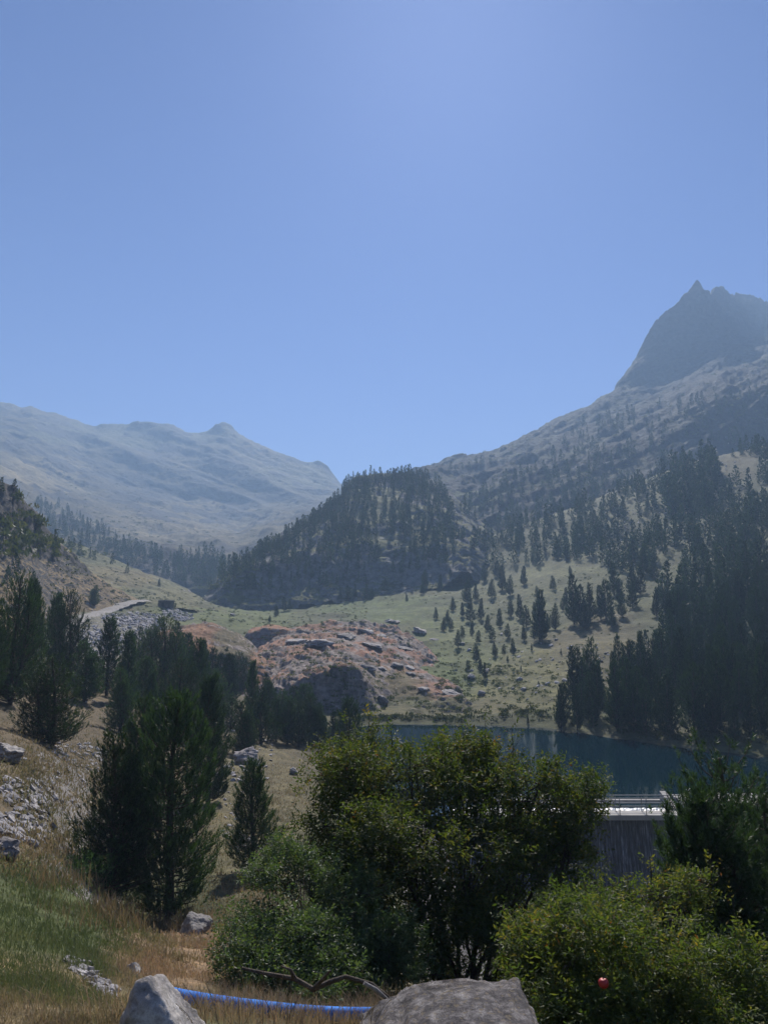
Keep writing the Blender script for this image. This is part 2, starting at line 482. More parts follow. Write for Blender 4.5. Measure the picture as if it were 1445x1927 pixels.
# ledges / tussock terraces on the far slopes
tt = Z * 1.1 + 1.2 * fbm(X / 14, Y / 14, 0, 3, 17)
Z = Z + .22 * np.sin(tt * 4.2) * smooth(80, 110, Y) * (1 - smooth(300, 380, Y)) * shore * smooth(-12, -10.5, Z0)
pxg, pyg = project(X, Y, Z0)
alb = blobs(pxg, pyg, X, Y, Z, OLIVE, [
    (0, 1500, 500, 250, BROWN, .8), (300, 1400, 350, 220, BROWN, .7),
    (60, 1700, 230, 110, GREEN, .95), (0, 1900, 260, 110, STRAW, .9), (330, 1800, 140, 85, (.19, .13, .085), .9),
    (220, 1900, 130, 60, DRY, .7), (120, 1560, 150, 70, DRY, .8), (480, 1550, 100, 200, (.115, .1, .055), .8),
    (900, 1900, 500, 150, (.09, .08, .05), .9),
    (440, 1155, 150, 40, (.09, .11, .038), .95), (760, 1145, 170, 28, (.075, .1, .034), .95),
    (860, 1240, 90, 110, (.085, .11, .035), .9), (1000, 1180, 220, 140, (.09, .097, .045), .6), (1120, 1230, 120, 90, (.1, .085, .048), .75),
    (1000, 1290, 130, 60, (.12, .115, .05), .7), (820, 1330, 230, 28, (.1, .09, .045), .8),
    (1080, 1100, 120, 45, (.095, .1, .045), .8), (1380, 860, 60, 50, (.085, .078, .045), .8),
    (180, 1215, 80, 60, (.2, .185, .17), .6), (870, 1060, 60, 40, (.15, .14, .07), .7), (1270, 1385, 240, 30, (.055, .055, .032), .95), (960, 1350, 160, 12, (.07, .075, .035), .8)], .35, .08)
nrm = normals(X, Y, Z)
rock = smooth(.86, .72, nrm[..., 2]) * .55 + .28 * smooth(.15, .45, fbm(X / 12, Y / 12, Z / 12, 4, 33)) * smooth(70, 120, Y) + .1
rock = rock + .45 * smooth(110, 0, np.abs(pxg - 270)) * smooth(70, 10, np.abs(pyg - 1180)) * (Y > 60) * (Y < 150)
M_near = terrain_mat('slope_turf', 1.4, .16, .6, .05)
M_mid = terrain_mat('mountain_turf', 9.0, 1.1, .7, .35)
# the near part and the far part of the one sheet take their own grain size
me_alb = alb
o = add_layer('ground', X, Y, Z, M_near, alb, rock, 'dry grassy slope falling from the camera to the lake and its meadow')
o.data.materials.append(M_mid)
fi = np.zeros((nr - 1, nc - 1), int); fi[Drow[:-1] > 58] = 1
o.data.polygons.foreach_set('material_index', fi.ravel().astype(np.int32))
ground = o
# the ground behind the camera
yb = -np.geomspace(.02, 400, 60)[:, None] * np.ones((1, 80)); xb = np.linspace(-1, 1, 80)[None] * (2 + np.abs(yb) * 2.2)
yb[0] = .9
zb = -1.7 + .12 * fbm(xb / 5, yb / 5, 0, 4, 5) - xb * .25 * smooth(3, 30, np.abs(xb)) 
add_layer('path', xb, yb, zb - .06, M_near, np.broadcast_to(np.array(DRY), xb.shape + (3,)).copy(), np.full(xb.shape, .3), 'stony verge at the top of the slope')

def layer(name, curves, nc, nr, smin, smax, mat, base, items, rk, disp, label, blur=2, ribs=None, rbase=.1, rsl=(.85, .6), crag=None):
    X, Y, Z = loft(curves, nc, nr, smin, smax, blur)
    pxg, pyg = project(X, Y, Z)
    n = normals(X, Y, Z)
    f1 = fbm(X / disp[0], Y / disp[0], Z / disp[0], 6, 41, .52, ridged=True)
    f2 = fbm(X / disp[0] * 3.1, Y / disp[0] * 3.1, Z / disp[0] * 3.1, 4, 47, .55)
    a = disp[1] * (f1 * .7 + f2 * .45)
    X = X + n[..., 0] * a * .7; Y = Y + n[..., 1] * a * .7; Z = Z + n[..., 2] * a
    if len(disp) > 2:       # tilted strata / rib steps
        s_ = (Z * .8 + X * disp[3]) / disp[4] + 1.5 * f2
        Z = Z + disp[2] * (np.abs((s_ % 1) - .5) - .25) * smooth(-.6, .4, fbm(X / disp[0] / 1.5, Y / disp[0] / 1.5, 0, 3, 61))
    rb = 0
    if ribs:
        k_, ac, al, am = ribs
        rb = fbm((Z + k_ * X) / ac, X / al, Y / al, 5, 71, .55, ridged=True)
        fd = smooth(0, 1, np.linspace(0, 6, X.shape[0]))[:, None]
        Z = Z + am * rb * fd; Y = Y - am * .6 * rb * fd
    alb = blobs(pxg, pyg, X, Y, Z, base, items, .35, 1.6 / disp[0])
    n = normals(X, Y, Z)
    rock = rbase + (smooth(.1, .6, rb) * .35 if ribs else 0) + smooth(rsl[0], rsl[1], n[..., 2]) * .6 + rk * smooth(-.1, .35, fbm(X / disp[0] * 1.3, Y / disp[0] * 1.3, Z / disp[0] * 1.3, 5, 77))
    if crag:
        rr_ = np.sqrt(((pxg - crag[0]) / crag[2]) ** 2 + ((pyg - crag[1]) / crag[3]) ** 2)
        w_ = 1 - smooth(.7, 1.1, rr_ + .3 * f2)
        rock = rock + .45 * w_
    return add_layer(name, X, Y, Z, mat, alb, rock, label)

M_crag = terrain_mat('crag', 6.0, 1.3, .9, .7, (.085, .08, .078))
M_hill = terrain_mat('wooded_hill', 14.0, 2.6, .9, 1.2, (.14, .135, .13))
M_mount = terrain_mat('mountain_rock', 30.0, 5.0, 1.0, 5.0, (.052, .05, .048))
M_far = terrain_mat('far_range', 60.0, 11.0, .9, 6.0, (.06, .058, .056))
M_heath = terrain_mat('red_heath', 4.0, .8, .7, .25, (.2, .17, .155))

# --- rust coloured dome by the lake, with its dark cliff, and two smaller mounds
dome = layer('rock_outcrop', [
    [(400,1420,93),(500,1400,93),(600,1390,92),(700,1375,92),(800,1372,92),(900,1370,91),(940,1370,91)],
    [(400,1400,97),(450,1352,97),(500,1336,96),(560,1340,96),(600,1348,95),(660,1348,95),(700,1346,95),(740,1346,96),(800,1346,97),(880,1344,97),(940,1365,97)],
    [(400,1390,101),(450,1330,101),(500,1303,98),(560,1286,97.5),(600,1266,97.5),(640,1258,97.5),(670,1272,97.8),(700,1308,100),(740,1328,102),(800,1322,103),(850,1312,103),(880,1328,103),(940,1360,103)],
    [(400,1370,114),(450,1300,114),(500,1268,114),(560,1240,116),(620,1232,118),(680,1242,118),(740,1268,118),(800,1285,117),(860,1300,114),(890,1322,112),(940,1350,110)],
    [(400,1340,135),(440,1275,135),(480,1232,136),(520,1212,138),(560,1200,140),(620,1195,142),(680,1197,142),(740,1206,142),(790,1235,138),(830,1268,132),(870,1300,126),(900,1330,122),(940,1350,118)],
    [(400,1300,150),(440,1262,150),(480,1216,152),(520,1197,154),(560,1182,156),(620,1172,158),(680,1172,158),(740,1182,158),(790,1212,152),(830,1252,146),(870,1292,140),(900,1325,132),(940,1345,128)],
    [(400,1300,166),(480,1240,170),(560,1212,175),(680,1205,178),(790,1240,172),(870,1310,160),(940,1345,140)]],
    420, 260, -.235, .155, M_heath, REDD, [(700, 1310, 120, 60, OLIVE, .75), (800, 1335, 160, 22, OLIVE, .9), (560, 1300, 60, 30, (.2,.1,.07), .5), (720, 1225, 60, 25, (.26, .13, .085), .8)], .5,
    (8, 1.3, 1.3, .5, 2.6), 'rust red rocky dome above the far lake shore', 2, None, .12, (.9, .66))
layer('rock_outcrop', [
    [(280,1300,108),(330,1290,108),(400,1290,108),(480,1290,108),(520,1290,108)],
    [(280,1260,112),(330,1222,112),(400,1232,112),(470,1242,112),(520,1270,112)],
    [(280,1230,121),(325,1196,121),(400,1196,121),(450,1212,121),(490,1238,121),(520,1260,121)],
    [(280,1200,136),(320,1186,136),(360,1177,136),(400,1175,136),(440,1188,136),(470,1210,136),(490,1235,136),(520,1260,136)],
    [(280,1220,150),(360,1205,150),(440,1215,150),(520,1260,150)]],
    180, 120, -.3, -.145, M_heath, (.2, .11, .065), [(440, 1215, 40, 40, (.08, .08, .045), .8)], .5, (7, .8, .8, .5, 2.6), 'left rust brown mound with a dark broken edge', 1)
layer('rock_outcrop', [
    [(440,1290,138),(500,1280,138),(590,1280,138)],
    [(440,1250,141),(470,1232,141),(510,1226,141),(545,1222,141),(590,1240,141)],
    [(440,1240,145),(468,1192,145),(500,1184,145),(535,1186,145),(590,1215,145)],
    [(440,1230,160),(470,1186,160),(505,1178,160),(540,1183,160),(590,1205,160)],
    [(440,1235,172),(505,1205,172),(590,1220,172)]],
    110, 90, -.19, -.095, M_heath, (.22, .115, .07), [], .35, (7, .7, .6, .5, 2.6), 'small dark faced mound with a red heath cap', 1)

# --- left crag over the track
layer('hillside', [
    [(-500,1250,78),(-200,1260,84),(0,1228,92),(60,1212,98),(110,1178,122),(160,1168,138),(200,1164,150),(260,1158,168),(330,1160,185)],
    [(-500,1020,98),(-200,1090,104),(0,1125,108),(60,1128,116),(110,1135,138),(160,1141,150),(210,1147,160),(260,1149,174),(330,1158,190)],
    [(-500,900,110),(-200,1000,114),(0,1055,117),(60,1088,126),(110,1108,146),(160,1122,158),(210,1136,168),(260,1145,178),(330,1157,195)],
    [(-500,820,118),(-200,900,122),(0,985,127),(40,1005,136),(70,1040,145),(110,1070,154),(160,1096,165),(210,1118,174),(260,1139,184),(330,1156,200)],
    [(-500,760,132),(-200,840,136),(0,908,132),(28,918,136),(50,948,142),(72,968,148),(88,992,154),(105,1018,160),(140,1046,168),(170,1076,176),(200,1096,182),(235,1118,188),(262,1134,192),(330,1156,206)],
    [(-500,900,165),(0,1000,172),(100,1080,195),(200,1130,215),(330,1165,225)]],
    420, 240, -.86, -.26, M_crag, (.19, .145, .085), [(50, 970, 110, 80, (.08, .085, .045), .8), (160, 1060, 45, 30, (.1, .12, .045), .6), (170, 1110, 90, 40, (.2, .15, .09), .8)], .12,
    (8, 1.1, .9, .3, 3.5), 'steep dry hillside with a dark crag on its crest', 1, None, .08, (.7, .5), (20, 975, 105, 75))
# --- grassy shoulder behind it
layer('hillside', [
    [(-100,1180,170),(60,1170,172),(150,1150,176),(230,1142,180),(300,1145,186),(380,1155,192),(450,1165,196)],
    [(-100,1060,225),(60,1075,225),(110,1080,225),(150,1092,225),(200,1104,225),(250,1116,225),(300,1126,225),(350,1134,225),(400,1146,225),(450,1162,225)],
    [(-100,1000,262),(60,1030,262),(110,1042,262),(150,1054,262),(200,1070,262),(250,1086,262),(300,1102,262),(350,1120,262),(400,1140,262),(450,1160,262)],
    [(-100,960,295),(60,1000,295),(110,1016,295),(150,1028,295),(200,1048,295),(250,1066,295),(290,1082,295),(330,1098,295),(360,1116,295),(390,1132,295),(450,1158,295)],
    [(-100,1060,340),(150,1090,340),(300,1130,340),(450,1170,340)]],
    300, 160, -.57, -.19, M_mid, (.088, .092, .042), [(200, 1090, 130, 25, (.15, .125, .06), .8), (330, 1130, 60, 25, (.13, .12, .055), .6)], .25,
    (18, 1.5, 1.0, .2, 3.5), 'green and brown grassy shoulder behind the crag', 2)
# --- wooded hill with a shaded cliff
layer('hill', [
    [(340,1190,238),(430,1180,240),(500,1165,245),(560,1150,248),(620,1140,250),(700,1140,250),(760,1130,252),(820,1110,255),(880,1085,262),(930,1110,268),(1000,1110,280),(1120,1110,290)],
    [(340,1172,255),(380,1152,256),(430,1146,256),(500,1132,258),(560,1112,262),(620,1108,262),(700,1108,264),(760,1095,266),(820,1072,270),(880,1052,276),(930,1085,280),(1000,1090,290),(1120,1090,300)],
    [(340,1168,267),(380,1146,267),(420,1112,268),(450,1088,269),(500,1068,271),(560,1052,275),(620,1056,274),(700,1046,276),(760,1040,278),(820,1030,281),(870,1030,286),(900,1045,286),(930,1070,288),(1000,1080,300),(1120,1080,310)],
    [(340,1160,295),(380,1142,298),(420,1092,300),(440,1074,302),(480,1046,306),(540,1018,312),(600,992,316),(660,970,320),(740,962,322),(800,965,322),(860,985,322),(900,1010,322),(940,1045,322),(1000,1060,325),(1120,1060,330)],
    [(340,1160,340),(390,1130,345),(415,1094,350),(437,1068,354),(460,1050,358),(485,1034,362),(520,1018,367),(560,992,372),(600,968,376),(622,948,379),(640,936,382),(652,915,385),(670,902,388),(700,897,390),(740,893,390),(775,895,388),(800,902,386),(850,935,380),(900,985,370),(1000,1040,360),(1120,1040,350)],
    [(340,1170,400),(460,1110,420),(600,1040,440),(740,960,450),(850,980,440),(1000,1060,420),(1120,1060,400)]],
    470, 260, -.275, .285, M_hill, (.1, .105, .05), [(900, 1010, 70, 40, (.14, .135, .06), .7)], .5,
    (20, 3.6, 2.8, .35, 5.0), 'steep wooded hill with a shaded cliff along its foot', 2, None, .16, (.82, .6))
# --- right mountain
layer('mountain', [
    [(500,1350,300),(1445,1200,300),(2300,1100,300)],
    [(500,1180,330),(700,1160,330),(900,1120,332),(1100,1060,340),(1300,1000,350),(1445,980,355),(2300,900,360)],
    [(500,1150,420),(650,1080,425),(740,990,430),(800,965,430),(900,960,430),(1000,940,430),(1100,905,435),(1200,880,445),(1250,860,455),(1300,845,462),(1445,830,470),(2300,700,480)],
    [(500,1150,520),(650,1080,520),(740,940,520),(800,912,520),(900,910,520),(1000,890,520),(1100,860,520),(1200,835,520),(1250,812,512),(1300,785,508),(1350,765,506),(1445,742,510),(2300,600,520)],
    [(500,1160,640),(650,1080,640),(740,915,640),(800,894,640),(850,884,645),(900,880,650),(940,872,655),(1000,850,660),(1050,825,665),(1100,805,665),(1200,772,665),(1300,730,660),(1350,705,660),(1445,690,660),(2300,540,660)],
    [(500,1160,720),(650,1080,720),(740,905,720),(800,892,720),(850,874,730),(900,864,745),(940,850,755),(1000,818,765),(1050,789,770),(1080,776,772),(1105,765,774),(1130,750,776),(1160,729,778),(1200,738,770),(1250,738,765),(1300,716,760),(1350,685,765),(1400,662,770),(1445,650,775),(2300,520,780)],
    [(500,1160,770),(740,930,770),(850,885,780),(1000,838,800),(1100,785,805),(1150,745,805),(1172,716,805),(1185,698,805),(1200,692,806),(1225,690,808),(1250,685,810),(1300,665,812),(1350,650,815),(1400,640,850),(1445,632,880),(2300,510,900)],
    [(500,1170,800),(740,960,810),(850,905,820),(1000,860,840),(1100,805,840),(1150,765,842),(1165,735,842),(1180,707,842),(1195,684,842),(1207,662,842),(1220,638,842),(1232,616,842),(1245,602,844),(1263,587,846),(1284,570,848),(1298,553,850),(1308,536,852),(1315,536,852),(1323,548,854),(1333,566,862),(1342,548,900),(1352,548,915),(1370,554,950),(1390,556,990),(1410,562,1010),(1445,574,1030),(1600,600,1040),(2300,640,1050)],
    [(500,1170,900),(850,960,920),(1100,880,940),(1200,760,940),(1312,640,950),(1445,650,1130),(2300,700,1150)]],
    500, 300, -.15, .95, M_mount, (.05, .053, .034), [(900, 940, 90, 30, (.085, .10, .045), .8), (1000, 850, 120, 40, (.085, .09, .045), .7), (1300, 730, 160, 60, (.065, .062, .05), .6)], .7,
    (26, 4.2, 2.6, .5, 8.0), 'rocky mountainside rising to a sharp dark peak', 0, (-.55, 22, 110, 8), .12, (.86, .62))
# --- far range on the left
layer('mountain', [
    [(-900,1400,330),(0,1400,335),(400,1400,340),(800,1400,345)],
    [(-900,1120,360),(0,1120,370),(200,1130,380),(400,1135,385),(500,1135,390),(800,1135,400)],
    [(-900,980,430),(0,1010,440),(50,1025,440),(100,1040,440),(200,1062,440),(300,1075,445),(400,1085,450),(450,1080,460),(560,1075,470),(800,1075,480)],
    [(-900,880,580),(0,925,600),(100,965,610),(200,1000,620),(300,1022,620),(400,1030,620),(450,1028,620),(500,1015,620),(640,1005,620),(800,1005,620)],
    [(-900,780,850),(0,850,880),(60,878,890),(100,898,900),(150,920,900),(200,938,900),(300,968,900),(400,990,910),(450,1000,920),(500,990,920),(560,972,920),(640,955,900),(800,990,900)],
    [(-900,740,960),(0,822,1000),(50,838,1010),(100,868,1020),(150,895,1030),(200,910,1040),(300,936,1050),(400,955,1050),(500,958,1050),(560,950,1050),(640,943,1020),(800,1000,1000)],
    [(-900,700,1050),(0,792,1090),(60,800,1100),(100,822,1110),(150,850,1120),(200,860,1130),(300,872,1150),(400,880,1160),(500,902,1160),(600,920,1150),(640,928,1120),(800,1010,1100)],
    [(-900,640,1200),(-300,720,1250),(0,765,1290),(25,764,1290),(40,771,1292),(62,768,1295),(90,778,1300),(110,780,1302),(130,787,1305),(150,793,1310),(165,801,1312),(180,802,1314),(195,798,1318),(210,796,1320),(250,801,1325),(290,805,1330),(325,806,1335),(340,813,1338),(352,819,1340),(375,821,1342),(390,817,1342),(405,808,1344),(418,803,1345),(428,806,1345),(450,822,1345),(470,832,1345),(500,846,1345),(540,862,1340),(575,876,1330),(600,880,1320),(618,890,1310),(640,912,1300),(680,960,1280),(800,1050,1250)],
    [(-900,800,1450),(0,860,1500),(400,920,1550),(640,1000,1500),(800,1080,1450)]],
    520, 310, -1.05, .06, M_far, (.105, .09, .052), [(60, 900, 130, 40, (.2, .165, .09), .9), (350, 990, 220, 40, (.17, .14, .08), .8), (250, 820, 250, 30, (.11, .12, .06), .7), (550, 900, 120, 30, (.12, .12, .06), .6)], .55,
    (50, 4.5, 3.5, -.5, 22.0), 'hazy bare mountain range closing the valley on the left', 0, (.5, 75, 420, 12), .08, (.84, .6))
print('terrain', round(time.time() - T0, 1))

allv = np.vstack(bvh_v); allf = np.vstack(bvh_f)
BV = BVHTree.FromPolygons(allv.tolist(), allf.tolist())
print('bvh', round(time.time() - T0, 1))
def hit(px, py, far=4000):
    d = Vector(ray(px, py)).normalized()
    r = BV.ray_cast(Vector((0, 0, 0)) + d * .6, d, far)
    if r[0] is None:
        return None
    return r[0], r[1]
def ground_z(x, y, top=500):
    r = BV.ray_cast(Vector((x, y, top)), Vector((0, 0, -1)))
    return r[0].z if r[0] is not None else -10

# ------------------------------------------------------------------ lake
LAKE_Z = -12.6
DAM_Y = 49.0
m, nt, b = new_mat('lake_water')
b.inputs['Base Color'].default_value = (.002, .014, .022, 1)
b.inputs['Roughness'].default_value = .03
b.inputs['IOR'].default_value = 1.333
b.inputs['Specular IOR Level'].default_value = .5
pos = objcoord(nt)
mp = N(nt, 'ShaderNodeMapping'); mp.inputs['Scale'].default_value = (.55, 1.5, 1)
nt.links.new(pos, mp.inputs[0])
nz = N(nt, 'ShaderNodeTexNoise'); nz.inputs['Scale'].default_value = 1.6; nz.inputs['Detail'].default_value = 4
nt.links.new(mp.outputs[0], nz.inputs['Vector'])
bm = N(nt, 'ShaderNodeBump'); bm.inputs['Strength'].default_value = .05; bm.inputs['Distance'].default_value = .04
nt.links.new(nz.outputs[0], bm.inputs['Height']); nt.links.new(bm.outputs[0], b.inputs['Normal'])
M_water = m
lk = mesh_np('lake', np.array([[-26, 40, LAKE_Z], [8, DAM_Y + .75, LAKE_Z], [75, DAM_Y + .75, LAKE_Z], [75, 108, LAKE_Z], [-26, 108, LAKE_Z], [-26, DAM_Y + 2, LAKE_Z]]), [[1, 2, 3, 4]], [M_water])
lk = mesh_np('lake', np.array([[2.0, DAM_Y + .75, LAKE_Z], [75, DAM_Y + .75, LAKE_Z], [75, 104, LAKE_Z], [-16, 104, LAKE_Z], [-16, DAM_Y + 8, LAKE_Z], [2.0, DAM_Y + 8, LAKE_Z]]), [[0, 1, 2, 5], [5, 2, 3, 4]], [M_water])
link('lake', lk, kind='structure', label='still dark teal mountain lake behind the weir')

# ------------------------------------------------------------------ gravel track
m, nt, b = new_mat('track_gravel')
pos = objcoord(nt)
nz = N(nt, 'ShaderNodeTexNoise'); nz.inputs['Scale'].default_value = 2.2; nz.inputs['Detail'].default_value = 8
nt.links.new(pos, nz.inputs['Vector'])
r = ramp(nt, [(.3, (.14, .13, .12)), (.5, (.2, .19, .18)), (.7, (.28, .26, .25))])
nt.links.new(nz.outputs[0], r.inputs[0]); nt.links.new(r.outputs[0], b.inputs['Base Color'])
b.inputs['Roughness'].default_value = .95
M_track = m
def ribbon(name, pts, width, label, lift=.12):
    W = []
    for px, py in pts:
        h = hit(px, py)
        if h: W.append(np.array(h[0]))
    W = np.array(W)
    seg = np.r_[0, np.cumsum(np.linalg.norm(np.diff(W[:, :2], axis=0), axis=1))]
    t = np.linspace(0, seg[-1], max(12, int(seg[-1] / 1.2)))
    cx, cyy, cz = [np.interp(t, seg, W[:, k]) for k in (0, 1, 2)]
    for q in range(6):
        for A in (cx, cyy, cz):
            A[1:-1] = (A[:-2] + 2 * A[1:-1] + A[2:]) / 4
    tx, ty = np.gradient(cx), np.gradient(cyy)
    L = np.hypot(tx, ty); nx, ny = -ty / L, tx / L
    V = []; K = 7
    zz = []
    for i in range(len(t)):
        row = [ground_z(cx[i] + nx[i] * width * (k / (K - 1) - .5), cyy[i] + ny[i] * width * (k / (K - 1) - .5), cz[i] + 3) for k in range(K)]
        zz.append(max(row) * .5 + np.median(row) * .5)
    zz = np.array(zz)
    for q in range(4):
        zz[1:-1] = (zz[:-2] + 2 * zz[1:-1] + zz[2:]) / 4
    for i in range(len(t)):
        wob = width * (1 + .12 * math.sin(i * 1.7) + .08 * math.sin(i * .6))
        for k in range(K):
            u = k / (K - 1) - .5
            V.append((cx[i] + nx[i] * wob * u, cyy[i] + ny[i] * wob * u, zz[i] + lift - (.35 if k in (0, K - 1) else 0)))
    return link(name, mesh_np(name, np.array(V), grid_faces(len(t), K), [M_track], None, True), kind='structure', label=label)
ribbon('road', [(-60,1285),(0,1282),(50,1276),(80,1271),(110,1267),(140,1262),(185,1254)], 4.0, 'pale gravel track passing behind the small round pine')
ribbon('road', [(120,1176),(150,1160),(180,1153),(205,1149),(225,1144),(245,1139),(262,1134),(272,1132)], 3.4, 'pale gravel track rounding the foot of the dry hillside', .05)

# ------------------------------------------------------------------ rocks
def ico(sub):
    import bmesh
    bm_ = bmesh.new(); bmesh.ops.create_icosphere(bm_, subdivisions=sub, radius=1)
    v = np.array([x.co[:] for x in bm_.verts]); f = np.array([[q.index for q in p.verts] for p in bm_.faces])
    bm_.free(); return v, f
ICO = {k: ico(k) for k in (1, 2, 3, 4, 5, 6)}
def rock_shape(sub, seed, planes=14, flat=1.0, rough=.05, sharp=True):
    r = np.random.default_rng(seed)
    v, f = ICO[sub]
    d = r.normal(size=(planes, 3)); d /= np.linalg.norm(d, axis=1)[:, None]
    off = r.uniform(.55, 1.0, planes)
    k = np.min(np.where(v @ d.T > .05, off[None] / np.maximum(v @ d.T, .05), 9), axis=1)
    k = np.minimum(k, 1.25)
    k = k * (1 + rough * fbm(v[:, 0] * 3 + seed, v[:, 1] * 3, v[:, 2] * 3, 4, seed))
    v = v * k[:, None]
    v[:, 2] *= flat
    return v, f
stone_meshes = []
for k in range(8):
    v, f = rock_shape(2 if k < 3 else 1, 100 + k, 9, (.35, .5, .3, .6, .25, .4, .7, .35)[k], .1)
    v[:, 0] *= (1.3, 1, 1.5, 1.1, 1.2, .9, 1, 1.6)[k]
    stone_meshes.append(mesh_np('stone', v, f, [M_stone]))
boulder_meshes = {}
def rot_to(nrm, seed):
    r = np.random.default_rng(seed)
    q = Vector(nrm).to_track_quat('Z', 'Y')
    from mathutils import Euler
    return (q.to_matrix() @ Euler((r.uniform(-.35, .35), r.uniform(-.35, .35), r.uniform(0, 6.28))).to_matrix())

def boulder(px, py, wpx, hpx, seed, mat, label, name='boulder', group=None, sub=4, flat=.8, rough=.12, parent=None, yaw=None, planes=11, sink=.25, deep=1.0):
    h = hit(px, py)
    if h is None: return None
    p = np.array(h[0]); D = p[1]
    w = wpx / F0 * D / 2; hh = hpx / F0 * D
    v, f = rock_shape(sub, seed, planes, 1.0, rough)
    v = v / np.abs(v).max(0)
    v = v * np.array([w, w * deep, hh / 2 * 1.0])
    if yaw:
        c, s = math.cos(yaw), math.sin(yaw)
        v = v @ np.array([[c, 0, s], [0, 1, 0], [-s, 0, c]]).T
    me = mesh_np(name, v, f, [mat])
    o = link(name, me, parent, (p[0], p[1], p[2] + hh * (.5 - sink)))
    if label and parent is None:
        o['label'] = label; o['category'] = 'boulder'
        if group: o['group'] = group
    return o

# outcrop slabs: parts of the rust red dome
for k, (px, py, w, h) in enumerate([q for i_, q in enumerate([
    (600,1212,95,26),(650,1200,60,22),(560,1208,50,16),(690,1190,40,18),(735,1170,40,14),(715,1198,34,16),(700,1215,60,14),(765,1222,40,12),(790,1190,34,22),
    (815,1204,26,10),(745,1252,34,18),(770,1258,26,16),(690,1256,44,24),(720,1258,28,16),(775,1268,26,10),(800,1300,36,20),(850,1306,60,20),(818,1312,36,22),
    (650,1240,30,8),(530,1240,46,14),(500,1260,40,14),(570,1252,30,10),(620,1250,36,12),(480,1282,34,14),(540,1280,40,12),(515,1222,30,10),(720,1318,16,16),(745,1340,50,12),
    (640,1300,50,30),(600,1312,40,26),(672,1318,34,20),(565,1320,36,20),(705,1335,30,12),(830,1230,24,10),(812,1250,24,8),(668,1228,36,10),(590,1232,30,10),(555,1262,26,9)]) if i_ < 17]):
    boulder(px, py, w * (.9 if w < 60 else .7), h * .75, 300 + k, M_slab, None, 'slab', parent=dome, sub=3, rough=.3, yaw=(.18 if px > 650 else -.1) + .1 * math.sin(k), sink=.5, planes=9, deep=1.3)

# single boulders one can tell apart
for k, (px, py, w, h, mat, lab) in enumerate([
    (12, 1430, 62, 44, M_pale, 'pale boulder half buried in the stony slope at the left edge'),
    (258, 1560, 34, 14, M_pale, 'flat pale rock on dry grass left of the big pines'),
    (250, 1605, 40, 26, M_slab, 'brown rock beside the creeping juniper'),
    (465, 1440, 52, 46, M_slab, 'grey rock pile block above the small pine in the gully'),
    (553, 1455, 18, 16, M_pale, 'lone pale stone in the grass right of the small pine'),
    (255, 1290, 44, 40, M_slab, 'cracked grey rock between the pines below the track'),
    (367, 1758, 60, 46, M_pale, 'pointed pale rock in the straw coloured grass under the big pines'),
    (253, 1836, 30, 34, M_pale, 'small grey leaning rock above the large cracked rock'),
    (10, 1612, 70, 50, M_slab, 'weathered grey rock at the left edge over the green grass'),
    (720, 1325, 22, 24, M_slab, 'square dark block on the turf below the red dome'),
    (905, 1310, 16, 14, M_slab, 'small dark boulder at the right end of the red dome'),
    (965, 1298, 10, 8, M_pale, 'tiny white stone on the lakeside meadow'),
    (985, 1300, 12, 9, M_pale, 'small pale stone on the meadow above the shore'),
    (868, 1214, 14, 10, M_pale, 'white stone beside the lone round pine on the green slope'),
    (886, 1276, 16, 11, M_pale, 'pale stone below the row of meadow pines'),
    (437, 1158, 12, 7, M_pale, 'flat white rock on the bright green meadow')]):
    boulder(px, py, w, h, 500 + k, mat, lab, sub=4 if py > 1400 else 3, rough=.2)

# scree: the largest stones are objects of their own, children of the ground; the rest one mass
def scree(n, region, smin, smax, seed):
    r = np.random.default_rng(seed); out = []
    for _ in range(n * 3):
        if len(out) >= n: break
        cx, cyy, rx, ry, ang = region[r.integers(len(region))]
        a, q = r.uniform(0, 6.28), math.sqrt(r.uniform())
        dx, dy = rx * q * math.cos(a), ry * q * math.sin(a)
        c, s = math.cos(ang), math.sin(ang)
        h = hit(cx + dx * c - dy * s, cyy + dx * s + dy * c)
        if h is None: continue
        size = smin + (smax - smin) * r.uniform() ** 2.5
        out.append((np.array(h[0]), np.array(h[1]), size, int(r.integers(1e6))))
    return out
near_scree = scree(560, [(35,1530,75,40,.35),(60,1500,60,30,.3),(30,1560,60,25,.3),(140,1425,60,18,.5),(165,1415,40,16,.2)], .07, .36, 1)
near_scree += scree(260, [(130,1450,60,25,.3),(60,1470,90,50,.3),(150,1300,30,40,0),(90,1220,20,20,0),(430,1480,30,40,0),(445,1560,30,50,0),(470,1450,50,25,0),(470,1460,30,20,0)], .06, .4, 2)
near_scree += scree(110, [(150,1822,36,14,.6),(180,1845,32,14,.6),(195,1862,22,10,.3)], .04, .11, 12)
mid_scree = scree(1500, [(230,1185,85,26,-.15),(190,1215,45,30,0),(250,1165,60,12,0),(335,1158,30,10,.2)], .25, 1.0, 3)
mid_scree += scree(500, [(180,1250,40,40,0),(260,1300,25,30,0),(100,1110,100,30,.5),(460,1400,60,60,.3)], .12, .5, 4)
far_scree = scree(700, [(1185,1010,20,60,0),(1150,1010,60,40,0),(1300,960,90,60,0),(950,1000,90,60,0),(1000,1250,150,70,0),(1380,880,60,60,0)], .25, 1.1, 5)
allst = near_scree + mid_scree + far_scree
allst.sort(key=lambda q: -q[2] / max(q[0][1], 3))
def stone_matrix(p, n, s, seed):
    m3 = rot_to(n, seed)
    return Matrix.Translation(Vector(p) + Vector(n) * s * .12) @ m3.to_4x4() @ Matrix.Diagonal((s * .5, s * .5, s * .5, 1))
for p, n, s, sd_ in allst[:295]:
    o = link('stone', stone_meshes[sd_ % 8], ground)
    o.matrix_world = stone_matrix(p, n, s, sd_)
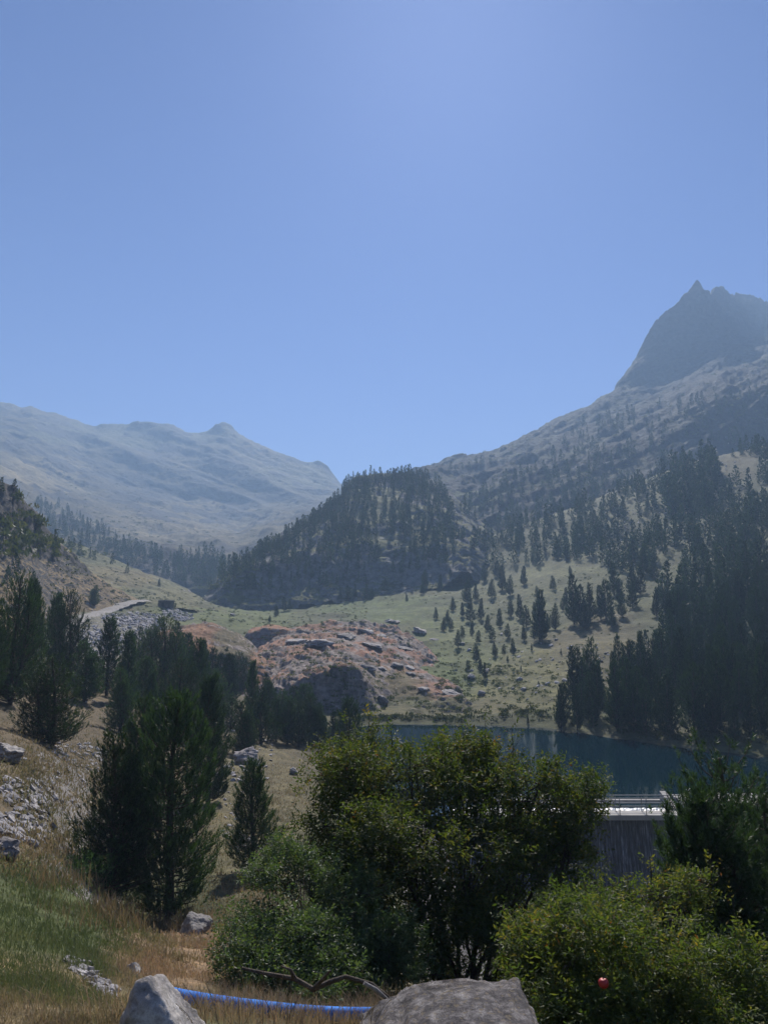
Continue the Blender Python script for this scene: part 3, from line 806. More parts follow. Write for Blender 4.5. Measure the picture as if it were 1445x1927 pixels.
vs, fs, nn = [], [], 0
base = []
for k in range(8):
    v, f = rock_shape(1, 160 + k, 8, (.35, .5, .3, .6, .25, .4, .7, .35)[k], .1); base.append((v, f))
for p, n, s, sd_ in allst[295:]:
    v, f = base[sd_ % 8]
    M_ = np.array(stone_matrix(p, n, s, sd_))
    vs.append(v @ M_[:3, :3].T + M_[:3, 3]); fs.append(f + nn); nn += len(v)
link('scree', mesh_np('scree', np.vstack(vs), np.vstack(fs), [M_stone]), kind='stuff', label='loose grey scree and small stones scattered over the slopes')

# large rocks at the lower edge of the picture
def big_rock(cpx, cpy, D, half, seed, mat, name, label, planes, rough, prof=None, nfreq=2.2, pw=.75):
    p = P(cpx, cpy, D)
    v, f = ICO[6]
    r = np.random.default_rng(seed)
    d = r.normal(size=(planes, 3)); d /= np.linalg.norm(d, axis=1)[:, None]
    off = r.uniform(.72, 1.0, planes)
    vv = v @ d.T
    k = np.min(np.where(vv > .05, off[None] / np.maximum(vv, .05), 9), axis=1)
    k = np.minimum(k, 1.3)
    q = v * k[:, None]
    q = np.sign(q) * np.abs(q) ** pw
    q = q / np.abs(q).max(0) * np.array(half)
    if prof is not None:
        q = prof(q)
    n = v
    a = rough * (fbm(q[:, 0] * nfreq, q[:, 1] * nfreq, q[:, 2] * nfreq, 4, seed, .5, True) + .55 * fbm(q[:, 0] * nfreq * 5, q[:, 1] * nfreq * 5, q[:, 2] * nfreq * 5, 5, seed + 3, .6))
    q = q + n * a[:, None]
    o = link(name, mesh_np(name, q, f, [mat], None, True), None, p, label=label, category='boulder')
    return o
def prof_dark(q):
    # ridge line: low shelf on the left, rising to a rounded top, flat to the right, steep right end
    x = q[:, 0] / .46
    top = np.interp(x, [-1, -.82, -.62, -.42, -.15, .05, .25, .5, .75, .93, 1.05], [.45, .62, .74, .86, .97, 1.04, 1.0, .98, 1.04, 1.02, .85])
    s = np.where(q[:, 2] > 0, top, 1)
    q = q.copy(); q[:, 2] *= s
    return q
big_rock(856, 2058, 3.9, (.44, .45, .375), 12, M_dark, 'boulder', 'large dark lichen covered boulder on the slope edge at the foot of the shrubs', 16, .04, prof_dark, 4, .34)
def prof_pale(q):
    x = q[:, 0] / .21
    q = q.copy()
    q[:, 2] *= np.where(q[:, 2] > 0, np.interp(x, [-1.2, -.8, -.45, -.2, .2, .8, 1.2], [.45, .8, 1.12, 1.05, .85, .55, .35]), 1)
    return q
pale = big_rock(306, 2014, 3.7, (.205, .22, .40), 31, M_pale, 'boulder', 'large pale cracked boulder with sharp edges at the bottom of the grass slope', 12, .02, prof_pale, 5, .72)
v, f = rock_shape(5, 77, 9, 1.0, .06)
v = v / np.abs(v).max(0) * np.array([.09, .12, .17])
link('shard', mesh_np('shard', v, f, [M_pale]), pale, (-.03, -.2, .10), label='pale flat faced block in front of the crack')
v, f = rock_shape(5, 79, 9, 1.0, .06)
v = v / np.abs(v).max(0) * np.array([.075, .1, .15])
link('shard', mesh_np('shard', v, f, [M_pale]), pale, (.10, -.17, .05), label='grey split block on the boulder\'s right side')
print('rocks', round(time.time() - T0, 1))

# ------------------------------------------------------------------ weir with footbridge
def concrete(name, c1, c2):
    m, nt, b = new_mat(name)
    pos = objcoord(nt)
    n = N(nt, 'ShaderNodeTexNoise'); n.inputs['Scale'].default_value = 1.5; n.inputs['Detail'].default_value = 8; n.inputs['Roughness'].default_value = .7
    mp = N(nt, 'ShaderNodeMapping'); mp.inputs['Scale'].default_value = (1, 1, .35)
    nt.links.new(pos, mp.inputs[0]); nt.links.new(mp.outputs[0], n.inputs['Vector'])
    r = ramp(nt, [(.3, c1), (.65, c2)])
    nt.links.new(n.outputs[0], r.inputs[0]); nt.links.new(r.outputs[0], b.inputs['Base Color'])
    b.inputs['Roughness'].default_value = .85
    bm = N(nt, 'ShaderNodeBump'); bm.inputs['Strength'].default_value = .3; bm.inputs['Distance'].default_value = .02
    nt.links.new(n.outputs[0], bm.inputs['Height']); nt.links.new(bm.outputs[0], b.inputs['Normal'])
    return m
M_conc = concrete('weathered_concrete', (.2, .19, .185), (.36, .35, .335))
M_wet = concrete('wet_dark_concrete', (.03, .03, .035), (.08, .08, .09))
m, nt, b = new_mat('grey_painted_steel')
b.inputs['Base Color'].default_value = (.16, .17, .18, 1); b.inputs['Metallic'].default_value = .6; b.inputs['Roughness'].default_value = .5
M_steel = m
m, nt, b = new_mat('white_painted_metal')
b.inputs['Base Color'].default_value = (.8, .8, .78, 1); b.inputs['Roughness'].default_value = .4
M_white = m
# falling water: white threads over a thin dark film
m, nt, b = new_mat('falling_water')
pos = objcoord(nt)
mp = N(nt, 'ShaderNodeMapping'); mp.inputs['Scale'].default_value = (4.5, 1.0, .28)
nt.links.new(pos, mp.inputs[0])
n1 = N(nt, 'ShaderNodeTexNoise'); n1.inputs['Scale'].default_value = 2.2; n1.inputs['Detail'].default_value = 7; n1.inputs['Roughness'].default_value = .75
nt.links.new(mp.outputs[0], n1.inputs['Vector'])
r = ramp(nt, [(.38, (.006, .009, .02)), (.5, (.025, .034, .06)), (.6, (.12, .14, .2)), (.72, (.5, .53, .6))])
nt.links.new(n1.outputs[0], r.inputs[0]); nt.links.new(r.outputs[0], b.inputs['Base Color'])
b.inputs['Roughness'].default_value = .25
bm = N(nt, 'ShaderNodeBump'); bm.inputs['Strength'].default_value = .8; bm.inputs['Distance'].default_value = .06
nt.links.new(n1.outputs[0], bm.inputs['Height']); nt.links.new(bm.outputs[0], b.inputs['Normal'])
M_fall = m
m, nt, b = new_mat('white_water')
pos = objcoord(nt)
n1 = N(nt, 'ShaderNodeTexNoise'); n1.inputs['Scale'].default_value = 5; n1.inputs['Detail'].default_value = 7
nt.links.new(pos, n1.inputs['Vector'])
r = ramp(nt, [(.35, (.14, .16, .2)), (.55, (.5, .53, .58))])
nt.links.new(n1.outputs[0], r.inputs[0]); nt.links.new(r.outputs[0], b.inputs['Base Color'])
b.inputs['Roughness'].default_value = .3
bm = N(nt, 'ShaderNodeBump'); bm.inputs['Strength'].default_value = 1; bm.inputs['Distance'].default_value = .08
nt.links.new(n1.outputs[0], bm.inputs['Height']); nt.links.new(bm.outputs[0], b.inputs['Normal'])
M_foam = m

def xz(px, py, D):
    p = P(px, py, D); return p[0], p[2]
xL = P(850, 1530, 47)[0]; xS = P(1284, 1530, 47)[0]; xR = P(1720, 1530, 47)[0]
zdeck = P(1200, 1531, 47)[2]          # top of the footbridge deck
weir = link('weir', None, None, (xL, 47, zdeck), label='low concrete weir across the lake outlet with water sheeting down its dark face', category='weir')
def wpart(name, g, mats, parent=weir, shade=False, **kw):
    me = g.mesh(name, mats, shade)
    o = link(name, me, parent)
    o.location = Vector((0, 0, 0)) - (weir.location if parent == weir else Vector((0, 0, 0)))
    for k, v in kw.items(): o[k] = v
    return o
# dark body: sloping downstream face
g = Geo()
nx_, nz_ = 2, 24
zz = np.linspace(zdeck - .45, zdeck - 8.5, nz_)
prof_y = 47.55 - .12 * (zdeck - .45 - zz) - .02 * (zdeck - .45 - zz) ** 2
xs = np.linspace(xL, xR, 2)
V = np.array([[x, y, z] for z, y in zip(zz, prof_y) for x in xs])
g.add(V, grid_faces(nz_, 2))
V2 = np.array([[x, y, z] for z, y in [(zz[0], 47.55), (zz[0], 49.4), (zz[-1], 50.5)] for x in xs])
g.add(V2, grid_faces(3, 2))
wpart('dam_wall', g, [M_wet])
# falling water sheet, gently folded, 6 cm proud of the wall
nx_ = 260; nz_ = 60
xs = np.linspace(xL + .3, xS, nx_); zz = np.linspace(zdeck - .30, zdeck - 8.4, nz_)
XX, ZZ = np.meshgrid(xs, zz)
dz = np.maximum(zdeck - .45 - ZZ, 0)
YY = 47.55 - .12 * dz - .02 * dz ** 2 - .09 - .06 * fbm(XX * 2.5, ZZ * .25, 0, 4, 8) - .03 * np.abs(fbm(XX * 9, ZZ * .5, 0, 3, 9))
g = Geo(); g.add(np.stack([XX, YY, ZZ], -1).reshape(-1, 3), grid_faces(nz_, nx_))
wpart('falling_water', g, [M_fall], shade=True, label='thin dark sheet of water with white threads')
# splashing lip under the deck
# crest wall upstream, white water chute between crest and deck
g = Geo()
xs = np.linspace(xL, xS - .1, 400); yy = np.linspace(47.9, 49.6, 24)
XX, YY = np.meshgrid(xs, yy)
zt = np.interp(YY, [47.9, 48.7, 49.1, 49.6], [zdeck - .30, zdeck - .08, LAKE_Z + .0, LAKE_Z - .02])
ZZ = zt + .05 * fbm(XX * 5, YY * 3, 0, 4, 21) * smooth(49.6, 49.2, YY)
g.add(np.stack([XX, YY, ZZ], -1).reshape(-1, 3), grid_faces(24, 400))
wpart('white_water', g, [M_foam], shade=True, label='foaming water crossing the crest')
g = Geo(); g.box(((xL + xS) / 2, 47.15, zdeck - .14), (xS - xL, 1.1, .28)); wpart('deck', g, [M_conc])
g = Geo(); zr = P(1200, 1508, 50.2)[2]; g.box(((xL + xS) / 2, 50.2, zr), (xS - xL, .24, .22))
for x in np.arange(xL + 1, xS, 3.1):
    g.box((x, 50.2, (zr + LAKE_Z) / 2 - .3), (.2, .2, abs(zr - LAKE_Z) + .6))
wpart('crest_beam', g, [M_conc])
# abutment block on the right and the wall beyond
g = Geo()
zc = P(1330, 1500, 49)[2]
g.box(((xS + xR) / 2 + .25, 49.0, (zc - 20) / 2 - 0.3), (xR - xS - .5, 2.4, abs(zc + 20) - .6 if False else abs(-19.5 - zc)))
g2 = Geo(); g2.box(((xS + xR) / 2 + .2, 48.6, (zc + -19.5) / 2), (xR - xS - .2, 2.2, zc + 19.5)); wpart('abutment', g2, [M_conc])
g3 = Geo(); zt_ = P(1440, 1494, 49.9)[2]; g3.box(((xS + xR) / 2 + .8, 49.9, (zt_ + LAKE_Z - .6) / 2), (xR - xS - .6, .38, zt_ - LAKE_Z + .6)); wpart('parapet', g3, [M_conc])
g4 = Geo()
a0 = xS - .25
wv = np.array([[a0, 47.75, zdeck - .4], [a0, 50.1, zdeck - .4], [a0, 50.1, zc + .12], [a0, 47.75, zdeck + .12]])
g4.add(np.vstack([wv, wv + [.36, 0, 0]]), [[0, 1, 2, 3], [4, 7, 6, 5], [0, 4, 5, 1], [1, 5, 6, 2], [2, 6, 7, 3], [3, 7, 4, 0]])
wpart('wing_wall', g4, [M_conc])
# railings of thin steel: top and middle rail per side, each post a part
def railing(y, x0, x1, z0, hgt, lab, step=1.55):
    o = link('railing', None, None, (x0, y, z0), label=lab, category='railing')
    def rp(name, g):
        me = g.mesh(name, [M_steel]); q = link(name, me, o); q.location = -o.location
    for hh, nm in ((hgt, 'top_rail'), (hgt * .52, 'middle_rail')):
        g = Geo(); g.tube([(x0, y, z0 + hh), ((x0 + x1) / 2, y, z0 + hh), (x1, y, z0 + hh)], .028, 8); rp(nm, g)
    x = x0 + .3
    while x < x1:
        g = Geo(); g.tube([(x, y, z0), (x, y, z0 + hgt / 2), (x, y, z0 + hgt)], .024, 8); g.box((x, y, z0 + .01), (.12, .09, .02)); rp('post', g)
        x += step
railing(46.72, P(905,1530,47)[0], P(1300,1530,47)[0], zdeck, .92, 'thin grey steel railing on the downstream edge of the weir footbridge')
railing(47.58, P(905,1530,47)[0], P(1290,1530,47)[0], zdeck, .9, 'second steel railing on the lake side of the weir footbridge')
railing(47.65, P(1400,1520,47)[0], P(1500,1520,47)[0], zc, .85, 'steel railing on the concrete wall right of the dark pine')
# sluice pedestal with its white hand wheel
pp = P(1298, 1500, 49.4)
ped = link('sluice_pedestal', None, None, (pp[0], pp[1], zc), label='short grey sluice pedestal with a white wheel on the weir wall', category='sluice gear')
g = Geo(); zb_ = P(1298, 1506, 49.4)[2]; ztop = P(1298, 1487, 49.4)[2]
hgt = ztop - zc
g.tube([(0, 0, -.05), (0, 0, .05), (0, 0, .06), (0, 0, hgt * .7), (0, 0, hgt)], [.2, .2, .13, .1, .09], 10)
link('column', g.mesh('column', [M_steel], True), ped)
g = Geo()
th = np.linspace(0, 2 * math.pi, 25)
g.tube([(.2 * math.cos(t), .2 * math.sin(t), hgt + .03) for t in th], .035, 8, cap=False)
for a in (0, 1.05, 2.1):
    g.tube([(.2 * math.cos(a), .2 * math.sin(a), hgt + .03), (0, 0, hgt + .06), (-.2 * math.cos(a), -.2 * math.sin(a), hgt + .03)], .02, 6)
g.tube([(0, 0, hgt - .03), (0, 0, hgt + .1)], .06, 8)
link('hand_wheel', g.mesh('hand_wheel', [M_white], True), ped)

# stone hut on the meadow
hp = hit(313, 1143)[0]
M_hutw = rock_mat('rough_stone_wall', (.07, .055, .045), (.12, .095, .08), (.2, .17, .145), .5, .8)
hut = link('stone_hut', None, None, hp, label='low brown stone hut with a flat roof on the meadow beside the track', category='hut')
hw, hd = 2.9 * hp.y / 175 * .98, 2.2
hh = 1.55
g = Geo(); g.box((0, 0, hh / 2 - .5), (hw, hd, hh + 1)); link('wall', g.mesh('wall', [M_hutw]), hut)
g = Geo(); g.box((0, 0, hh + .07), (hw + .3, hd + .3, .14), rot=Matrix.Rotation(.03, 3, 'Y')); link('roof', g.mesh('roof', [M_slab]), hut)
g = Geo(); g.box((-.3, -hd / 2 - .02, .55), (.6, .06, 1.1)); link('door', g.mesh('door', [M_bark]), hut)
hut.rotation_euler = (0, 0, -.12)

# ------------------------------------------------------------------ pines
def unit(a):
    return a / (np.linalg.norm(a, axis=-1, keepdims=True) + 1e-9)
def needles(p, ax, L, n, nl, w, r, spread=.75, tint=None, jitter=.15):
    """brush tufts: p (K,3) bases, ax (K,3) axes, L (K,) shoot lengths, n needles each"""
    K = len(p)
    t = r.uniform(.0, 1, (K, n))
    rnd = r.normal(size=(K, n, 3))
    perp = unit(rnd - (rnd * ax[:, None]).sum(-1, keepdims=True) * ax[:, None])
    th = spread * (1.15 - .6 * t)[..., None]
    d = unit(ax[:, None] * np.cos(th) + perp * np.sin(th))
    b0 = p[:, None] + ax[:, None] * (t * L[:, None])[..., None]
    tip = b0 + d * (nl * r.uniform(.7, 1.2, (K, n)))[..., None]
    side = unit(np.cross(d, r.normal(size=(K, n, 3)))) * w
    v = np.stack([b0 - side, b0 + side, tip], 2).reshape(-1, 3)
    f = np.arange(K * n * 3).reshape(-1, 3)
    if tint is None: tint = r.uniform(0, 1, K)
    tt = np.repeat(np.clip(tint[:, None] + r.normal(0, jitter, (K, n)), 0, 1).reshape(-1), 3)
    return v, f, tt
def pine(seed, h=6.0, wid=.36, nb=90, tufts=1500, npt=26, nl=.11, nw=.006, shoot=.22, base=.02, leaders=((0, 0, 1.0),), near=False, droop=0, gap=0.0, pw=.66, spr=.75):
    r = np.random.default_rng(seed)
    gc, gt = Geo(), Geo()
    PP, AX, TT = [], [], []
    tot = sum(l[2] ** 2 for l in leaders)
    for li, (lx, ly, lh) in enumerate(leaders):
        H = h * lh; R = h * wid * .5 * (.62 + .38 * lh)
        k = 9
        tz = np.linspace(0, 1, k)
        tr = np.stack([lx * h * smooth(0, .45, tz) + .03 * h * np.sin(tz * 5 + seed) * tz, ly * h * smooth(0, .45, tz) + .02 * h * np.cos(tz * 4 + seed) * tz, tz * H], -1)
        gt.tube(tr, .018 * h * lh * (1 - tz) ** .8 + .004 * h, 7)
        n_b = int(nb * lh)
        ts = (np.arange(n_b) + r.uniform(0, 1, n_b)) / n_b
        ts = base + (1 - base) * ts ** 1.05 * .975
        az = np.arange(n_b) * 2.399 + r.normal(0, .4, n_b)
        prof = np.minimum(1, (ts - base + .17) / .26) * (1 - ts) ** pw
        Lb = R * 1.25 * prof * r.uniform(.55, 1.25, n_b) + .03 * h
        Lb *= 1 + .16 * np.sin(az * 2 + seed * 1.3 + ts * 5)
        nt_per = Lb / Lb.sum() * tufts * lh ** 2 / tot
        for i in range(n_b):
            c0 = np.array([np.interp(ts[i], tz, tr[:, q]) for q in range(3)])
            o = np.array([math.cos(az[i]), math.sin(az[i]), 0]); L = Lb[i]
            up = .75 * (.4 + ts[i] * .9)
            u = np.linspace(0, 1, 5)
            bp = c0 + o * (L * (u - .22 * u ** 2))[:, None] + np.array([0, 0, 1]) * (L * up * (.1 * u + .75 * u ** 2) - droop * L * u)[:, None]
            if L > .06 * h or near:
                gt.tube(bp, (.0032 * h * L / R * (1 - u) + .0008 * h), 4, cap=False)
            m_ = max(3, int(nt_per[i] + r.uniform()))
            uu = .1 + .9 * r.uniform(0, 1, m_) ** .65
            uu[0] = 1
            q = np.stack([np.interp(uu, u, bp[:, a]) for a in range(3)], -1)
            sidev = np.array([-o[1], o[0], 0])
            lat = r.normal(0, .17, m_) * L * (1.15 - uu) * 1.6
            q = q + sidev * lat[:, None] + np.array([0, 0, 1]) * (np.abs(r.normal(0, .09, m_)) * L)[:, None]
            ax = unit(o * (.5 - .2 * ts[i]) + np.array([0, 0, 1]) * (.8 + .6 * ts[i]) + sidev * (lat / L * 1.6)[:, None] + r.normal(0, .22, (m_, 3)))
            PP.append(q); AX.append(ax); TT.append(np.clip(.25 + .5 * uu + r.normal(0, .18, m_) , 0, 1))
        # leader shoot
        m_ = 8
        q = tr[-1] - np.array([0, 0, 1]) * (np.linspace(0, .1 * H, m_))[:, None]
        PP.append(q); AX.append(unit(np.array([0, 0, 1.]) + r.normal(0, .25, (m_, 3)))); TT.append(np.full(m_, .6))
    PP, AX, TT = np.vstack(PP), np.vstack(AX), np.concatenate(TT)
    if gap > 0:
        keep = fbm(PP[:, 0] / h * 9 + seed, PP[:, 1] / h * 9, PP[:, 2] / h * 7, 2, seed) > -1 + gap
        PP, AX, TT = PP[keep], AX[keep], TT[keep]
    v, f, t = needles(PP, AX, shoot * r.uniform(.6, 1.2, len(PP)), npt, nl, nw, r, spr, TT)
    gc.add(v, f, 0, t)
    return gc, gt

mats_n = [M_needle]
HD, MD, LD = [], [], []
specs = [dict(wid=.46, leaders=((0, 0, 1.0),)), dict(wid=.44, leaders=((0, 0, 1.0), (.09, .03, .8))), dict(wid=.56, leaders=((0, 0, 1.0), (-.12, .04, .82), (.12, -.05, .72))), dict(wid=.36, leaders=((0, 0, 1.0),)), dict(wid=.62, leaders=((0, 0, 1.0), (.15, 0, .85), (-.05, .14, .8)))]
for k, s in enumerate(specs):
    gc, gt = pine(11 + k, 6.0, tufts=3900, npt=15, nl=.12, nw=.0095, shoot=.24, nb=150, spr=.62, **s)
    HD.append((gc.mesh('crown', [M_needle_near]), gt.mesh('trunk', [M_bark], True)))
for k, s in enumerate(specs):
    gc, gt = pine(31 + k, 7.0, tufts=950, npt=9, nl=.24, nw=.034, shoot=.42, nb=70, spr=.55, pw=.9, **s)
    MD.append((gc.mesh('crown', [M_needle]), gt.mesh('trunk', [M_bark])))
LDgeo = []
for k in range(5):
    gc, gt = pine(51 + k, 8.0, wid=(.38, .44, .34, .5, .42)[k], tufts=(140, 160, 125, 165, 150)[k], npt=4, nl=.5, nw=.155, shoot=.6, nb=30, pw=1.0, base=.0)
    v = np.vstack(gc.v + [np.zeros((0, 3))]); f = np.vstack(gc.f); t = np.concatenate(gc.t)
    # a thin trunk
    g = Geo(); g.add(v, f, 0, t); g.tube([(0, 0, -.6), (0, 0, 3), (0, 0, 7)], [.16, .12, .04], 4, 1, cap=False)
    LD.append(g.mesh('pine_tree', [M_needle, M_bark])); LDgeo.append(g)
print('pine meshes', round(time.time() - T0, 1), [len(m_[0].polygons) for m_ in HD], [len(m_[0].polygons) for m_ in MD], [len(m_.polygons) for m_ in LD])

def place_pine(px, py, hpx, wfac, kind, variant, label, group=None, D=None, rot=None, hm=None):
    """px, py base pixel of the photograph; height by pixels there or metres"""
    if D is None:
        h = hit(px, py)
        if h is None: return None
        p = np.array(h[0])
    else:
        p = P(px, py, D)
        gz = ground_z(p[0], p[1], p[2] + 25)
        top = P(px, py - hpx, D)[2]
        p = np.array([p[0], p[1], gz]) if gz < top else p
    if hm is None:
        pj = P(px, py - hpx, p[1])
        hm = pj[2] - p[2]
    base, h0 = {'HD': (HD, 6.0), 'MD': (MD, 7.0), 'LD': (LD, 8.0)}[kind]
    s = hm / h0
    root_args = dict(label=label, category='pine tree')
    if group: root_args['group'] = group
    rot = random.uniform(0, 6.28) if rot is None else rot
    if kind == 'LD':
        o = link('pine_tree', LD[variant % 5], None, p, **root_args)
        o.scale = (s * wfac, s * wfac, s); o.rotation_euler = (0, 0, rot)
        return o
    r_ = link('pine_tree', None, None, (p[0], p[1], p[2] - .05), **root_args)
    r_.scale = (s * wfac, s * wfac, s); r_.rotation_euler = (0, 0, rot)
    cm, tm = base[variant % 5]
    link('crown', cm, r_); link('trunk', tm, r_)
    return r_

# near and recognisable ones (base px, base py, height px, width factor, variant, forced distance, label)
for px, py, hp_, wf, va, D, lab in [
    (318, 1735, 425, 1.05, 0, 20, 'tallest foreground pine, slender top, standing right of its broad twin on the left slope'),
    (205, 1700, 320, 1.15, 1, 19, 'broad dark pine with a rounded crown beside the tallest foreground pine'),
    (262, 1560, 245, 1.0, 1, 27, 'dark pine rising behind and between the two big foreground pines'),
    (392, 1490, 215, .95, 3, 37, 'narrow dark pine just right of the tallest foreground pine'),
    (474, 1690, 258, 1.15, 0, 24, 'small pointed pine standing alone in the gully beside the leafy shrubs'),
    (98, 1395, 160, 1.35, 4, 33, 'bushy round pine in front of the gravel track'),
    (160, 1290, 82, 1.25, 1, 56, 'small pine right of the bushy pine on the track edge'),
    (20, 1325, 240, .8, 2, 42, 'tall dark pine cut by the left edge of the view'),
    (-40, 1350, 260, .8, 1, 38, 'tall dark pine just outside the left edge'),
    (55, 1265, 170, .8, 3, 55, 'dark slender pine behind the left edge pines'),
    (132, 1225, 110, .75, 2, 62, 'pair of dark pine tops below the dry hillside'),
    (105, 1222, 100, .8, 3, 64, 'thin pine left of the pair under the dry hillside'),
    (178, 1140, 38, 1.2, 1, None, 'lone small pine on the dry slope above the gravel track'),
    (226, 1370, 110, 1.15, 1, 50, 'pine with a pointed top left of the rock cleft'),
    (203, 1265, 100, 1.0, 0, 66, 'pine standing before the grey scree slope'),
    (240, 1300, 110, .9, 3, 62, 'slim pine at the lower edge of the scree'),
    (308, 1270, 105, 1.1, 4, 74, 'broad crowned pine against the scree and the red mound'),
    (285, 1345, 80, .9, 3, 56, 'small pine in the rock cleft'),
    (335, 1360, 120, 1.1, 2, 58, 'dense pine in the middle of the left cluster'),
    (372, 1330, 125, .85, 0, 66, 'pointed pine at the right side of the left cluster'),
    (455, 1402, 82, 1.2, 1, 54, 'rounded pine standing on dry turf over the gully'),
    (476, 1330, 84, .65, 3, 72, 'thin spire shaped pine in front of the red dome'),
    (656, 1402, 85, 1.0, 0, 62, 'open crowned pine standing alone above the shrubs by the lake')]:
    place_pine(px, py, hp_, wf, 'HD', va, lab, None, D)

# clusters of the left-hand grove, pixel picks with heights
G1 = 'pines of the grove below the red dome'
cl = [(300,1400,110),(320,1310,100),(262,1260,75),(275,1335,90),(350,1290,95),(365,1400,95),(395,1310,80),(405,1360,100),(415,1420,75),(430,1330,85),(425,1285,60),(445,1300,70),
      (490,1400,95),(505,1360,80),(520,1395,85),(540,1400,90),(560,1405,85),(580,1400,80),(598,1405,70),(612,1402,60),(500,1320,50),(530,1370,70),(550,1360,65),(575,1370,70),(625,1395,55),(600,1375,60),
      (345,1245,55),(290,1230,60),(330,1230,55),(385,1265,60),(470,1365,70),(640,1400,60),(437,1375,70)]
for k, (px, py, hp_) in enumerate(cl):
    place_pine(px + random.uniform(-3, 3), py, hp_ * random.uniform(.85, 1.2), random.uniform(1.0, 1.4), 'HD' if k % 2 else 'MD', k * 3 + 1, 'dark green pine in the tight grove between the gully and the red dome', G1)

# meadow pines on the right slope
G2 = 'scattered pines on the open meadow slope'
cl = [(862,1218,32),(895,1245,34),(912,1277,30),(848,1185,22),(835,1188,26),(870,1160,26),(885,1170,40),(880,1135,42),(905,1165,38),(925,1205,28),(930,1235,26),(965,1232,30),(948,1232,20),(960,1160,34),
      (978,1165,45),(990,1180,40),(1010,1125,22),(1018,1203,90),(1015,1208,75),(1045,1185,48),(1080,1175,92),(1092,1178,75),(1110,1170,70),(1130,1165,62),(1140,1165,72),(1100,1185,55),(1155,1120,60),
      (1165,1130,40),(1190,1120,60),(1210,1085,55),(1230,1090,40),(848,1105,32),(828,1112,30),(875,1098,25),(910,1095,30),(945,1110,45),(935,1085,30),(1072,1080,15),(1055,1230,10),(1013,1290,9),(955,1245,12),
      (993,1362,16),(795,1118,24),(800,1102,30),(690,1130,30),(655,1130,28),(668,1125,25),(640,1128,22),(620,1132,26),(520,1160,22),(535,1150,26),(545,1148,20),(508,1170,12),(330,1143,9),(300,1103,14),(980,1260,8),(1000,1225,14),
      (820,1165,22),(852,1150,26),(888,1195,26),(900,1210,24),(918,1188,30),(940,1180,34),(955,1200,26),(985,1205,28),(1005,1160,26),(870,1200,22),(842,1172,24),(895,1130,30),(925,1125,34),(960,1120,36),(985,1100,34),(1040,1110,26),(1170,1160,45),(1190,1145,50),(1205,1120,50),(1150,1180,40),(1065,1140,34),(880,1262,20),(903,1262,24),(1235,1160,50),(1250,1150,40),(1240,1130,30),(765,1132,14),(725,1112,24),(700,1125,20),(1030,1185,30),(1060,1150,28)]
MEADOW = {(1018,1203): 'tallest dark pine of the pair standing free in the middle of the meadow slope', (1015,1208): 'lower pine of the pair in the middle of the meadow slope',
 (1045,1185): 'slim pine just right of the tall pair on the meadow slope', (1080,1175): 'tallest pine of the clump casting a shadow on the upper meadow', (1092,1178): 'second pine in the clump on the upper meadow',
 (1110,1170): 'middle pine in the clump on the upper meadow', (1130,1165): 'rounded pine near the right end of the upper meadow clump', (1140,1165): 'rightmost pine of the upper meadow clump',
 (1100,1185): 'front pine of the upper meadow clump, over its shadow', (862,1218): 'lone round pine on green grass right of the red dome', (912,1277): 'lowest pine of the meadow, closest to the right end of the red dome',
 (993,1362): 'tiny pine on the lake shore beside the water', (330,1143): 'tiny pine on the green meadow beside the stone hut', (300,1103): 'small pine on the grassy shoulder above the stone hut'}
for k, (px, py, hp_) in enumerate(cl):
    if (px, py) in MEADOW:
        place_pine(px, py, hp_, .95, 'MD', (0, 1, 3)[k % 3], MEADOW[(px, py)]); continue
    place_pine(px, py, hp_, random.uniform(.9, 1.2), 'MD', (0, 1, 3)[k % 3], 'dark pine scattered on the open grass slope over the lake and meadow', G2)

# woods: random picks inside outlines drawn on the hillsides
def inpoly(x, y, poly):
    c = False; n = len(poly); j = n - 1
    for i in range(n):
        xi, yi = poly[i]; xj, yj = poly[j]
        if (yi > y) != (yj > y) and x < (xj - xi) * (y - yi) / (yj - yi) + xi: c = not c
        j = i
    return c
def wood(poly, n, hmin, hmax, seed, dmin=0, dmax=9999, sep=2.2, clump=0.0, dens=None):
    r = random.Random(seed); out = []
    xs = [p[0] for p in poly]; ys = [p[1] for p in poly]
    tries = 0; cells = {}
    while len(out) < n and tries < n * 14:
        tries += 1
        x, y = r.uniform(min(xs), max(xs)), r.uniform(min(ys), max(ys))
        if not inpoly(x, y, poly): continue
        h = hit(x, y)
        if h is None or h[0].y < dmin or h[0].y > dmax: continue
        p = h[0]
        if clump and float(fbm(p.x / 14, p.y / 14, 0, 2, seed)) < clump + r.uniform(-.25, .25): continue
        key = (int(p.x / sep), int(p.y / sep))
        if key in cells: continue
        cells[key] = 1
        out.append((p.copy(), r.uniform(hmin, hmax) * (1 if r.random() > .25 else .7), r.randrange(5), r.uniform(.85, 1.2), r.uniform(0, 6.28)))
    return out
WA = wood([(1035,1372),(1040,1345),(1095,1312),(1160,1280),(1220,1242),(1255,1200),(1272,1120),(1280,1040),(1330,990),(1500,930),(1560,1440),(1445,1402),(1300,1392),(1150,1378)], 360, 3.4, 7.2, 5, 66, 260, 2.1)
WA += wood([(1230,1140),(1262,1060),(1290,1000),(1445,960),(1540,960),(1540,1200),(1300,1230)], 90, 4.5, 8, 6, 66, 260, 3.6)
WB = wood([(900,1010),(960,960),(1080,905),(1180,880),(1250,850),(1330,840),(1460,830),(1560,900),(1480,990),(1330,1010),(1260,1075),(1205,1095),(1150,1070),(1060,1060),(980,1075),(905,1070),(880,1040)], 520, 4.0, 8.0, 7, 150, 420, 3.0, -.12)
WB += wood([(1240,870),(1300,850),(1345,850),(1350,960),(1260,980)], 60, 8, 11, 71, 150, 420, 3.0)
